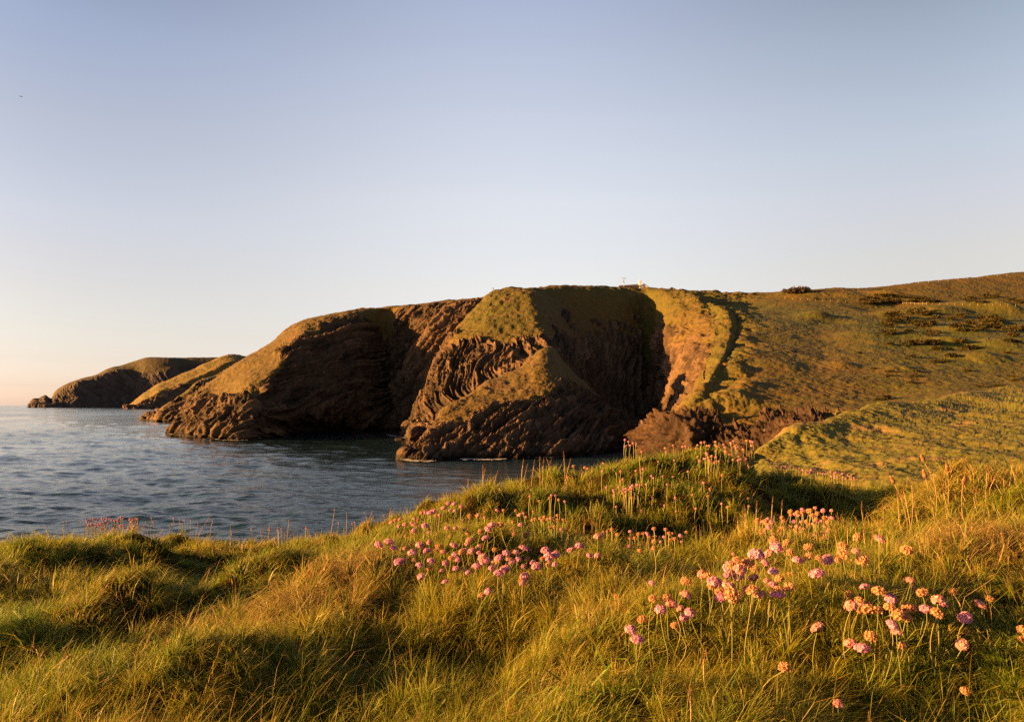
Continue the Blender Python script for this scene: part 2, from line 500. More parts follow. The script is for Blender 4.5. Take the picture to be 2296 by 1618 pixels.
C.append(colC((515, 826, 412), (520, 858, 378), (522, 890, 345), (520, 935, 322), (515, 986), g=(1, 1, .45, 0, 0)))
C.append(colC((552, 800, 422), (562, 832, 376), (556, 880, 334), (551, 935, 311), (548, 986), g=(1, 1, .7, 0, 0)))
C.append(colC((577, 787, 430), (598, 818, 374), (570, 893, 328), (569, 935, 310), (572, 983), g=(1, 1, .75, 0, 0)))          # crest of the turn
C.append(colC((609, 767, 438), (622, 808, 374), (584, 893, 334), (582, 935, 318), (585, 982), g=(1, .7, .1, 0, 0)))
C.append(colC((640, 743, 446), (650, 788, 386), (622, 870, 352), (620, 930, 334), (625, 977), g=(1, .5, .05, 0, 0)))
C.append(colC((671, 725, 452), (684, 760, 400), (664, 850, 368), (664, 920, 350), (668, 972), g=(1, .4, .05, 0, 0)))
C.append(colC((697, 714.5, 456), (715, 745, 416), (706, 840, 384), (706, 915, 362), (712, 969), g=(1, .35, .05, 0, 0)))
C.append(colC((734, 707.5, 460), (756, 730, 432), (752, 830, 400), (752, 910, 376), (758, 966.5), g=(1, .35, .0, 0, 0)))
C.append(colC((781, 698, 466), (800, 722, 446), (798, 820, 420), (800, 905, 396), (804, 965), g=(1, .35, .0, 0, 0)))
C.append(colC((827, 692, 472), (838, 716, 466), (842, 815, 448), (848, 900, 424), (850, 964), g=(1, .4, .05, 0, 0)))
C.append(colC((860, 688, 476), (870, 712, 474), (876, 810, 462), (880, 900, 438), (884, 964), g=(1, .6, .25, 0, 0)))
C.append(colC((890, 685.6, 476), (904, 706, 466), (912, 805, 448), (915, 900, 424), (915, 965), g=(1, .4, .15, 0, 0)))
C.append(colC((952, 681, 474), (960, 700, 448), (960, 790, 426), (958, 890, 402), (955, 967), g=(1, .2, .05, 0, 0)))
C.append(colC((1015, 674.7, 468), (1020, 694, 432), (1020, 780, 406), (1010, 880, 386), (1000, 970), g=(1, .15, 0, 0, 0)))
C.append(colC((1074, 669, 460), (1076, 688, 420), (1078, 770, 394), (1070, 870, 376), (1060, 972), g=(1, .15, 0, 0, 0)))
C.append(colC((1140, 662, 452), (1140, 680, 420), (1140, 770, 398), (1140, 870, 384), (1140, 974), g=(1, .5, 0, 0, 0)))
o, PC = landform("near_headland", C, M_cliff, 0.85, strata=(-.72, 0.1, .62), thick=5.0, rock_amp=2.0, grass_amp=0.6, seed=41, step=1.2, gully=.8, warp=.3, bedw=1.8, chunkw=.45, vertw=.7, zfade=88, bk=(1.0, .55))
tag(o, "steep headland with sunlit seaward slope and dark shaded rock face", kind="structure")

def ridge_rough(x, y, z):
    px = x / np.maximum(y, 1) * F + CX
    m_ = np.clip((px - 1470) / 40, 0, 1) * np.clip((1720 - px) / 60, 0, 1)
    return m_ * (2.0 * fbm(x / 11, y / 11, 0.0, 3, 771) + 0.7 * fbm(x / 3, y / 3, 0.0, 3, 772))

# ---- buttress with folded rock, its green cap, and the shaded cove wall to the gully
D = []
def colD(rows, base, back):
    """rows: 6 picture points with (px,py,d,g,n) from skyline to near the base"""
    return back + rows + [(base[0], base[1], EYE * F / (base[1] - HY), 0, 0), below(*base)]
D.append([(960, 985, 480, 0, 0), (940, 980, 420, 0, 0), (990, 800, 392, 0, 0), (970, 850, 376, 0, 0), (945, 905, 362, 0, 0), (932, 940, 352, 0, 0), (922, 960, 346, 0, 0), (912, 973, 341, 0, 0), (908, 979, 336, 0, 0), (905, 986, 336, 0, 0)])
D.append(colD([(1013, 745, 404, .7, .4), (998, 771, 388, .1, 0), (972, 826, 366, 0, 0), (955, 870, 352, 0, 0), (944, 905, 345, 0, 0), (929, 950, 340, 0, 0)], (914, 981), [(1060, 900, 520, 1, .5), (1040, 780, 450, 1, .5)]))
D.append(colD([(1040, 716, 412, 1, .7), (1030, 745, 392, .5, .6), (1005, 800, 364, 0, 0), (985, 850, 346, 0, 0), (970, 900, 336, 0, 0), (950, 950, 328, 0, 0)], (935, 985), [(1080, 880, 540, 1, .5), (1062, 760, 450, 1, .5)]))
D.append(colD([(1068, 684.5, 420, 1, .8), (1062, 740, 386, .8, .7), (1045, 790, 362, 0, 0), (1030, 850, 342, 0, 0), (1010, 900, 328, 0, 0), (990, 950, 318, 0, 0)], (975, 988), [(1110, 860, 560, 1, .5), (1085, 720, 460, 1, .5)]))
D.append(colD([(1098, 660.6, 424, 1, .8), (1098, 735, 382, .85, .8), (1092, 790, 358, 0, 0), (1080, 850, 336, 0, 0), (1065, 910, 320, 0, 0), (1050, 960, 312, 0, 0)], (1040, 992), [(1140, 850, 560, 1, .5), (1110, 690, 470, 1, .5)]))
D.append(colD([(1125, 654.5, 424, 1, .7), (1138, 738, 378, .9, .8), (1136, 790, 354, 0, 0), (1128, 850, 332, 0, 0), (1120, 910, 316, 0, 0), (1110, 960, 310, 0, 0)], (1100, 994), [(1170, 850, 560, 1, .5), (1135, 684, 480, 1, .5)]))
D.append(colD([(1151, 650.6, 424, 1, .7), (1178, 740, 376, .95, .7), (1182, 788, 352, 0, 0), (1178, 850, 330, 0, 0), (1172, 910, 314, 0, 0), (1165, 960, 310, 0, 0)], (1160, 996), [(1190, 850, 560, 1, .5), (1160, 680, 480, 1, .5)]))
D.append(colD([(1176, 651.5, 422, 1, .6), (1214, 740, 376, 1, .6), (1224, 786, 352, 0, 0), (1220, 850, 330, 0, 0), (1215, 910, 316, 0, 0), (1210, 960, 312, 0, 0)], (1205, 996), [(1215, 850, 570, 1, .5), (1182, 681, 490, 1, .5)]))   # edge into shade
D.append(colD([(1194, 651, 424, 1, .6), (1232, 736, 386, .9, .1), (1240, 786, 366, .1, 0), (1240, 850, 346, 0, 0), (1240, 910, 330, 0, 0), (1236, 960, 320, 0, 0)], (1230, 996), [(1230, 850, 570, 1, .5), (1200, 681, 490, 1, .5)]))
D.append(colD([(1222, 650, 436, 1, .6), (1262, 730, 412, .7, .1), (1275, 782, 398, .1, 0), (1280, 850, 378, 0, 0), (1285, 910, 360, 0, 0), (1285, 955, 340, 0, 0)], (1285, 988), [(1260, 850, 570, 1, .5), (1230, 681, 500, 1, .5)]))
D.append(colD([(1262, 648.5, 448, 1, .6), (1300, 728, 432, .6, .1), (1315, 780, 420, .1, 0), (1325, 850, 402, 0, 0), (1332, 910, 384, 0, 0), (1335, 950, 362, 0, 0)], (1335, 982), [(1300, 850, 580, 1, .5), (1270, 680, 510, 1, .5)]))
D.append(colD([(1320, 647.5, 456, 1, .6), (1350, 725, 446, .55, .1), (1365, 780, 436, .1, 0), (1375, 850, 420, 0, 0), (1380, 910, 402, 0, 0), (1382, 945, 382, 0, 0)], (1385, 978), [(1340, 850, 580, 1, .5), (1325, 679, 520, 1, .5)]))
D.append(colD([(1380, 650, 470, 1, .7), (1400, 715, 454, .6, .2), (1412, 775, 446, .15, .2), (1418, 850, 432, 0, 0), (1420, 905, 414, 0, 0), (1418, 945, 396, 0, 0)], (1420, 976), [(1395, 850, 590, 1, .5), (1385, 680, 530, 1, .5)]))
D.append(colD([(1430, 650.5, 476, 1, .8), (1440, 705, 470, 1, .7), (1447, 770, 458, .8, .9), (1450, 850, 444, .5, .6), (1448, 905, 424, .1, 0), (1440, 945, 404, 0, 0)], (1442, 975), [(1440, 850, 590, 1, .5), (1435, 680, 530, 1, .5)]))     # gully
D.append(colD([(1472, 651, 468, 1, .8), (1472, 695, 452, 1, .8), (1476, 770, 424, .35, .5), (1480, 850, 400, .05, .3), (1475, 905, 380, 0, 0), (1465, 945, 360, 0, 0)], (1462, 978), [(1480, 850, 590, 1, .5), (1475, 681, 530, 1, .5)]))
D.append(colD([(1508, 654, 452, 1, .8), (1500, 690, 425, 1, .8), (1508, 755, 388, .3, .4), (1512, 830, 362, .05, .2), (1502, 890, 340, 0, 0), (1488, 940, 322, 0, 0)], (1478, 985), [(1520, 850, 580, 1, .5), (1512, 682, 520, 1, .5)]))
D.append(colD([(1540, 656.5, 440, 1, .7), (1545, 700, 396, 1, .5), (1552, 745, 364, .55, .2), (1552, 800, 322, .15, .2), (1530, 880, 296, 0, 0), (1500, 945, 280, 0, 0)], (1488, 995), [(1555, 850, 570, 1, .5), (1545, 684, 500, 1, .5)]))
D.append(colD([(1566, 666, 424, 1, .7), (1590, 704, 381, 1, .5), (1600, 745, 330, .75, .4), (1590, 795, 292, .55, .3), (1552, 878, 262, .1, 0), (1510, 945, 246, 0, 0)], (1490, 1010), [(1590, 850, 560, 1, .5), (1570, 694, 490, 1, .5)]))
D.append(colD([(1594, 686, 420, 1, .7), (1624, 714, 370, 1, .35), (1630, 748, 320, 1, .35), (1606, 800, 264, 1, .6), (1560, 874, 216, .8, .5), (1516, 935, 222, .3, .2)], (1486, 1030), [(1625, 850, 550, 1, .5), (1610, 710, 470, 1, .5)]))
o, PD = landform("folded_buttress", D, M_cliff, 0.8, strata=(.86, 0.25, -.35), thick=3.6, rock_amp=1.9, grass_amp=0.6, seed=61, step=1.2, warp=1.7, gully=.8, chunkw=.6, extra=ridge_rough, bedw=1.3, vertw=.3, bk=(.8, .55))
tag(o, "buttress of folded rock under a green cap with a shaded cove wall", kind="structure")

# ---- pointed spur standing in front of the buttress
E = []
def colE(sil, r, base, back=None, g=(1, 1, .5, .1)):
    db = EYE * F / (base[1] - HY)
    bk = back or [below(sil[0] + 40, 990), (sil[0] + 12, min(960, sil[1] + 40), sil[2] + 26, .3, .2)]
    return bk + [(*sil, g[0], .35), (*r[0], g[1], .3), (*r[1], g[2], .2), (*r[2], g[3], .1), (base[0], base[1], db, 0, 0), below(*base)]
E.append([below(925, 1012), (915, 1018, 212, 0, 0), (912, 1018, 206, 0, 0), (910, 1020, 203, 0, 0), (908, 1022, 201, 0, 0), (906, 1025, 199.5, 0, 0), (904, 1028, 198, 0, 0), below(903, 1030)])
E.append(colE((932, 996, 218), [(928, 1003, 212), (925, 1011, 208), (921, 1019, 204)], (917, 1031.5), g=(0, 0, 0, 0)))
E.append(colE((955, 983, 224), [(950, 992, 216), (945, 1004, 209), (940, 1016, 203)], (935, 1033), g=(.1, 0, 0, 0)))
E.append(colE((985, 930, 232), [(982, 950, 222), (976, 975, 213), (970, 1003, 204)], (965, 1034), g=(.5, .3, 0, 0)))
E.append(colE((1010, 905, 238), [(1012, 930, 226), (1010, 965, 214), (1006, 1000, 204)], (1002, 1031), g=(1, .8, 0, 0)))
E.append(colE((1051, 879, 248), [(1056, 910, 232), (1056, 950, 217), (1052, 995, 204)], (1048, 1029), g=(1, .9, .2, 0)))
E.append(colE((1082, 858, 255), [(1090, 895, 236), (1092, 945, 218), (1088, 990, 205)], (1084, 1029), g=(1, 1, .1, 0)))
E.append(colE((1104, 848, 260), [(1118, 890, 238), (1122, 940, 219), (1120, 990, 205)], (1116, 1029), g=(1, 1, .2, 0)))
E.append(colE((1144, 835, 268), [(1158, 880, 241), (1164, 935, 220), (1160, 988, 205)], (1158, 1029), g=(1, 1, .3, 0)))
E.append(colE((1176, 814, 276), [(1188, 868, 246), (1196, 930, 222), (1194, 985, 206)], (1192, 1028), g=(1, 1, .2, 0)))
E.append(colE((1198, 795, 281), [(1207, 855, 250), (1214, 925, 224), (1214, 982, 208)], (1214, 1027), g=(1, 1, .15, 0)))
E.append(colE((1216, 783, 285), [(1222, 845, 254), (1228, 920, 226), (1230, 980, 210)], (1236, 1026), g=(1, .95, .1, 0)))
E.append(colE((1232, 779, 288), [(1240, 842, 258), (1250, 915, 230), (1256, 975, 214)], (1264, 1024), g=(1, .9, .05, 0)))
E.append(colE((1243, 783, 290), [(1256, 845, 262), (1270, 912, 236), (1282, 970, 220)], (1292, 1022), g=(1, .7, .05, 0)))
E.append(colE((1257, 807, 290), [(1274, 860, 266), (1292, 915, 243), (1306, 968, 226)], (1320, 1019), g=(.8, .4, 0, 0)))
E.append(colE((1285, 839, 288), [(1300, 880, 268), (1316, 922, 248), (1330, 966, 232)], (1346, 1016), g=(.8, .3, 0, 0)))
E.append(colE((1316, 864, 284), [(1328, 898, 268), (1340, 930, 252), (1352, 966, 237)], (1366, 1013), g=(.7, .2, 0, 0)))
E.append(colE((1348, 895, 278), [(1356, 920, 266), (1364, 946, 252), (1372, 972, 240)], (1382, 1010), g=(.4, .1, 0, 0)))
E.append(colE((1368, 925, 270), [(1373, 944, 262), (1379, 962, 252), (1385, 982, 243)], (1393, 1006), g=(0, 0, 0, 0)))
E.append(colE((1382, 950, 262), [(1386, 962, 258), (1390, 974, 252), (1394, 988, 246)], (1400, 1003), g=(0, 0, 0, 0)))
E.append([below(1400, 998), (1396, 990, 260, 0, 0), (1398, 991, 258, 0, 0), (1400, 992, 256, 0, 0), (1401, 994, 254, 0, 0), (1402, 996, 252, 0, 0), (1404, 1000, 250, 0, 0), below(1405, 1001)])
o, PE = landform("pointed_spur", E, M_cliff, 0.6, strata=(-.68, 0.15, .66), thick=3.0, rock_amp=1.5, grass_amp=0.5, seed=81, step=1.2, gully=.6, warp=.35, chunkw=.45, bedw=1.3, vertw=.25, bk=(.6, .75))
tag(o, "pointed spur of dark bedded rock with brown turf crest standing in the cove", kind="structure")

# ---- hillside on the inland side of the ridge, with plateau up to the skyline and low cliff at its foot
Gc = []
def plane_d(py): return 50.6 / (.26 - (HY - py) / F)
def colG(sky_, p1, top, s1, s2, s3, hem, lip, foot, gr=(1, 1, 1, 1, 1, 1, 1, .8, 0), n=(.2, .3, .6, .75, .6, .45, .4, .2, 0)):
    if sky_[0] > 1600: s1, s2, s3, hem = [(q[0], q[1], .5 * plane_d(q[1]) + .5 * min(q[2], plane_d(q[1]) * 1.01) if q[0] > 2000 else plane_d(q[1])) for q in (s1, s2, s3, hem)]
    pts = [sky_, p1, top, s1, s2, s3, hem, lip, foot]
    if 1600 < sky_[0] < 1900: n = (.2, .3, .6, .5, .3, .2, .2, .1, 0)
    if sky_[0] > 1900: gr = (1, 1, 1, 1, 1, 1, 1, 1, .4)
    kf = {1592: .968, 1679: .968, 1754: .982}.get(sky_[0], 1)
    pts[3:6] = [(q[0], q[1], q[2] * kf) for q in pts[3:6]]
    pts[6] = (pts[6][0], pts[6][1], pts[6][2] * (kf + 2) / 3)
    r = [(*p, g, nn) for p, g, nn in zip(pts, gr, n)]
    s = sky_
    r = [hid(s[0], s[1] + 130, s[2] + 420, 1, .3), hid(s[0], s[1] + 9, s[2] + 45, 1, .3)] + r
    f = foot
    x, z = (f[0] - CX) / F * f[2], -2.0
    r.append((f[0], HY + (EYE - z) / (f[2] - 3) * F, f[2] - 3, 0, 0))
    return r
Gc.append(colG((1435, 648.5, 500), (1480, 660, 480), (1540, 668, 440), (1566, 680, 415), (1600, 712, 365), (1590, 800, 262), (1545, 890, 214), (1466, 958, 214), (1436, 1000, 220)))
Gc.append(colG((1510, 650, 500), (1530, 655, 478), (1552, 660, 438), (1592, 681, 404), (1634, 704, 358), (1622, 795, 258), (1570, 868, 212), (1500, 930, 207), (1450, 1002, 212), n=(.3, .4, .5, .4, .35, .35, .3, .2, 0)))
Gc.append(colG((1550, 651.5, 500), (1570, 662, 476), (1590, 681, 440), (1626, 693, 398), (1651, 718, 352), (1636, 790, 269), (1582, 868, 210), (1528, 925, 200), (1480, 1010, 198), n=(.3, .4, .5, .45, .4, .4, .3, .2, 0)))
Gc.append(colG((1592, 652, 500), (1600, 664, 476), (1625, 686, 436), (1655, 698, 396), (1668, 735, 334), (1650, 800, 263), (1592, 885, 208), (1565, 922, 196), (1530, 1020, 180), n=(.3, .5, .8, .5, .3, .4, .3, .2, 0)))
Gc.append(colG((1679, 655, 500), (1680, 668, 472), (1690, 690, 425), (1700, 720, 358), (1712, 760, 303), (1690, 830, 240), (1640, 893, 207), (1622, 922, 196), (1600, 1030, 178)))
Gc.append(colG((1754, 653.8, 490), (1756, 670, 456), (1765, 697, 402), (1768, 735, 345), (1770, 780, 296), (1755, 840, 246), (1722, 893, 209), (1700, 929, 192), (1675, 1040, 165)))
Gc.append(colG((1810, 651, 480), (1815, 672, 448), (1830, 699, 392), (1835, 740, 345), (1840, 790, 292), (1832, 845, 244), (1810, 892, 210), (1774, 933, 184), (1740, 1040, 155)))
Gc.append(colG((1877, 645, 485), (1880, 672, 448), (1895, 700, 395), (1905, 745, 345), (1910, 795, 292), (1906, 850, 240), (1895, 895, 205), (1850, 937, 175), (1800, 1050, 140)))
Gc.append(colG((1922, 645.5, 490), (1935, 675, 450), (1950, 703, 395), (1965, 748, 340), (1975, 800, 288), (1980, 850, 240), (1985, 900, 198), (1960, 935, 165), (1900, 1060, 128)))
Gc.append(colG((1997, 640, 500), (2005, 680, 450), (2010, 705, 398), (2025, 750, 340), (2040, 800, 286), (2050, 850, 238), (2060, 892, 196), (2060, 920, 160), (2000, 1060, 120)))
Gc.append(colG((2072, 632, 510), (2080, 672, 450), (2085, 704, 400), (2095, 750, 338), (2105, 800, 282), (2115, 845, 236), (2125, 885, 196), (2125, 910, 160), (2080, 1060, 120)))
Gc.append(colG((2166, 624, 525), (2170, 670, 455), (2175, 706, 400), (2180, 755, 335), (2190, 800, 280), (2200, 845, 234), (2210, 878, 195), (2210, 905, 160), (2180, 1060, 118)))
Gc.append(colG((2294, 611, 545), (2294, 668, 460), (2294, 712, 396), (2294, 760, 330), (2294, 805, 276), (2296, 845, 232), (2300, 872, 194), (2300, 900, 160), (2290, 1060, 118)))
Gc.append(colG((2420, 603, 560), (2420, 665, 465), (2420, 715, 396), (2420, 765, 325), (2420, 810, 272), (2420, 845, 230), (2420, 868, 192), (2420, 895, 160), (2420, 1060, 118)))
Gc.append(colG((2700, 590, 580), (2700, 660, 470), (2700, 715, 396), (2700, 765, 325), (2700, 810, 272), (2700, 845, 230), (2700, 868, 192), (2700, 895, 160), (2700, 1060, 118)))
# hollows and hummocks on the hillside: (px, py, d, radius m, height m)
HUM = [(1832, 722, 372, 8, 3.2), (1858, 735, 360, 10, -1.5), (1990, 712, 385, 7, 3), (2240, 740, 350, 9, 3.6), (2160, 755, 332, 8, 2.4), (2130, 790, 292, 7, 3), (2150, 800, 285, 6, -2.4), (2040, 775, 310, 9, 2.5),
       (2200, 820, 262, 8, 2.2), (1885, 845, 246, 5, 1.6), (2020, 850, 240, 6, 1.4), (2110, 700, 405, 14, 4), (2200, 690, 420, 16, 5), (2260, 700, 410, 12, 4), (2020, 640 + 30, 455, 12, 4), (1978, 664, 462, 10, 4),
       (1925, 668, 455, 12, 2.2), (2240, 795, 288, 9, 2.8), (1955, 690, 420, 9, -2), (1935, 776, 310, 10, 1.6), (1720, 770, 292, 10, -1.4), (1750, 850, 240, 9, .9)]
HP = [(U(a, b, c), r, h) for a, b, c, r, h in HUM]
def bumpsG(x, y, z):
    s = 0
    for p, r, h in HP:
        q = ((x - p[0]) ** 2 + (y - p[1]) ** 2) / r ** 2
        s = s + h * np.exp(-q)
    return s + ridge_rough(x, y, z)
o, PG = landform("hillside", Gc, M_slope, 0.5, strata=(.3, 0.3, .9), thick=3.0, rock_amp=2.0, grass_amp=0.27, seed=101, step=1.2, gully=1.3, vertw=1.3, chunkw=.9, bk=(.4, .6), extra=bumpsG)
tag(o, "wide brown and green hillside above the cove rising to the plateau", kind="structure")

# ---- near grassy bank on the inland side
Hc = []
def colH(sil, a, b, c, e, n=.6):
    return [(sil[0] + 20, sil[1] + 160, sil[2] + 40, 1, n), (sil[0] + 3, sil[1] + 14, sil[2] + 10, 1, n), (*sil, 1, n), (*a, 1, n), (*b, 1, n), (*c, 1, n), (*e, 1, n), (e[0], e[1] + 200, e[2] * .75, 1, n)]
Hc.append([(1705, 1100, 100, .5, .3), (1700, 1060, 84, .5, .3), (1688, 1020, 76, .5, .3), (1680, 1035, 70, .5, .3), (1675, 1055, 64, 0, .3), (1670, 1080, 56, 0, .3), (1660, 1120, 46, 0, .3), (1650, 1300, 34, 0, .3)])
Hc.append(colH((1698, 1010, 78), (1696, 1028, 71), (1695, 1048, 64), (1690, 1075, 56), (1680, 1120, 44)))
Hc.append(colH((1716, 993, 80), (1722, 1020, 71), (1726, 1046, 63), (1728, 1075, 55), (1720, 1120, 44)))
Hc.append(colH((1735, 978, 82), (1750, 1010, 72), (1760, 1042, 63), (1765, 1075, 54), (1765, 1120, 44)))
Hc.append(colH((1772, 959, 85), (1790, 1000, 73), (1802, 1040, 62), (1808, 1075, 53), (1810, 1120, 43)))
Hc.append(colH((1832, 946, 89), (1845, 985, 76), (1855, 1030, 63), (1860, 1075, 52), (1865, 1120, 43)))
Hc.append(colH((1866, 935, 92), (1890, 980, 78), (1905, 1030, 63), (1910, 1075, 52), (1915, 1120, 43)))
Hc.append(colH((1922, 918, 98), (1945, 970, 80), (1960, 1025, 63), (1965, 1075, 51), (1970, 1120, 42)))
Hc.append(colH((1979, 907, 104), (2000, 960, 82), (2015, 1020, 63), (2020, 1072, 50), (2025, 1120, 42)))
Hc.append(colH((2072, 895.6, 112), (2085, 950, 84), (2095, 1015, 62), (2100, 1070, 49), (2100, 1120, 41)))
Hc.append(colH((2185, 880.6, 122), (2190, 940, 86), (2195, 1010, 61), (2200, 1068, 48), (2200, 1120, 40)))
Hc.append(colH((2294, 867.5, 132), (2296, 930, 88), (2298, 1005, 60), (2300, 1066, 46), (2300, 1120, 38)))
Hc.append(colH((2450, 850, 140), (2450, 920, 88), (2450, 1000, 58), (2450, 1064, 44), (2450, 1120, 36)))
Hc.append(colH((2750, 840, 150), (2750, 910, 88), (2750, 990, 58), (2750, 1060, 44), (2750, 1120, 36)))
PATHS = [([(1845, 944), (1812, 957), (1795, 975), (1797, 995), (1812, 1012), (1835, 1030), (1852, 1050)], .5, -.17), ([(1845, 944), (1880, 962), (1905, 985), (1940, 1010), (1965, 1035), (1975, 1065)], .35, -.08)]
def near_path(x, y, z):
    px = x / y * F + CX; py = HY - (z - EYE) / y * F
    s = np.zeros_like(x)
    for pts, w, h in PATHS:
        dmin = np.full_like(x, 1e9)
        for (ax, ay), (bx, by) in zip(pts[:-1], pts[1:]):
            t = np.clip(((px - ax) * (bx - ax) + (py - ay) * (by - ay)) / ((bx - ax) ** 2 + (by - ay) ** 2), 0, 1)
            dd = np.hypot(px - ax - t * (bx - ax), py - ay - t * (by - ay)) * y / F
            dmin = np.minimum(dmin, dd)
        s = s + h * np.exp(-(dmin / w) ** 2)
    return s
o, PH = landform("near_bank", Hc, M_near, 0.16, thick=.6, rock_amp=.25, grass_amp=0.14, seed=131, step=1.15, extra=lambda x, y, z: near_path(x, y, z) + .55 * fbm(x / 4.5, y / 16, 0.0, 3, 881))
tag(o, "tussocky yellow green bank with a worn path below the hillside", kind="structure")
# worn earth on the path: lower the grass mask there
pa = np.zeros(PH.shape[:2]); pa = near_path(PH[..., 0], PH[..., 1], PH[..., 2])
at = o.data.attributes["grass"]
v = np.zeros(PH.shape[0] * PH.shape[1], np.float32); at.data.foreach_get("value", v)
v = np.clip(v + pa.ravel() * 2.2, 0, 1); at.data.foreach_set("value", v.astype(np.float32))

# ------------------------------------------------------------------ sea
m, n, l, out = new_mat("sea_water")
p = pos(n, l, (1, 1, 1))
b1 = n.new("ShaderNodeBump"); b1.inputs["Strength"].default_value = 0.8; b1.inputs["Distance"].default_value = 0.6
l.new(noise(n, l, 0.5, 3, 0.6, pos(n, l, (0.45, 1, 1), (0, 0, 0.35))), b1.inputs["Height"])
b2 = n.new("ShaderNodeBump"); b2.inputs["Strength"].default_value = 0.6; b2.inputs["Distance"].default_value = 0.06
l.new(noise(n, l, 4.0, 3, 0.6, p), b2.inputs["Height"])
l.new(b1.outputs[0], b2.inputs["Normal"])
bs = n.new("ShaderNodeBsdfPrincipled")
bs.inputs["Base Color"].default_value = (0.006, 0.017, 0.022, 1)
bs.inputs["IOR"].default_value = 1.33
slick = noise(n, l, 0.004, 4, 0.6, pos(n, l, (1.0, 0.35, 1), (0, 0, 0.3)), 0.6)
l.new(remap(n, l, slick, 0.35, 0.65, 0.22, 0.05), bs.inputs["Roughness"])
l.new(b2.outputs[0], bs.inputs["Normal"]); l.new(bs.outputs[0], out.inputs[0])
ch = attr(n, "chop")
l.new(mth(n, l, "MULTIPLY", mth(n, l, "MULTIPLY", ch, remap(n, l, slick, 0.38, 0.6, 1.0, 0.35)), 0.9), b1.inputs["Strength"]); l.new(mth(n, l, "MULTIPLY", ch, 0.6), b2.inputs["Strength"])
M_sea = m
rows = []
py = 1500.0
ys = []
while py > HY + 14:
    ys.append(EYE * F / (py - HY)); py -= 0.85
ys = np.array([2.0, 10, 20, 30] + ys + list(np.geomspace(EYE * F / 13.2, 14000, 40)))
na = 1500
aa = np.linspace(-1.3, 1.3, na)
Yg, Ag = np.meshgrid(ys, aa, indexing='ij')
Xg = Ag * Yg
sp = np.gradient(ys)[:, None]
fade = np.clip(3.0 / np.maximum(sp, 0.3), 0.0, 1.0)
def wav(x, y, wl, ang, sd):
    c, s = math.cos(ang), math.sin(ang)
    u, v = (x * c + y * s) / wl, (-x * s + y * c) / (wl * 2.4)
    return fbm(u, v, 0.0, 3, sd)
Zg = 0.0
for wl, amp, ang, sd in ((9, 0.6, 1.25, 5), (4.5, 0.5, 1.0, 6), (2.2, 0.32, 1.45, 7), (24, 0.5, 1.3, 9)):
    Zg = Zg + amp * wav(Xg, Yg, wl, ang, sd) * np.clip(wl * 1.2 / np.maximum(sp, 0.2), 0.12, 1)
# sheltered water in the cove is calmer
chop = 1 - .8 * np.clip((Xg + 75 + .3 * (Yg - 200)) / 60, 0, 1) * np.clip((470 - Yg) / 60, 0, 1) * np.clip((Yg - 60) / 60, 0, 1)
Zg = Zg * chop
V = np.stack([Xg, Yg, Zg], -1).reshape(-1, 3)
o = mesh_np("sea", V, grid_faces(len(ys), na), M_sea, attrs={"chop": chop.ravel()})
tag(o, "slate blue sea with small wind ripples", kind="structure")


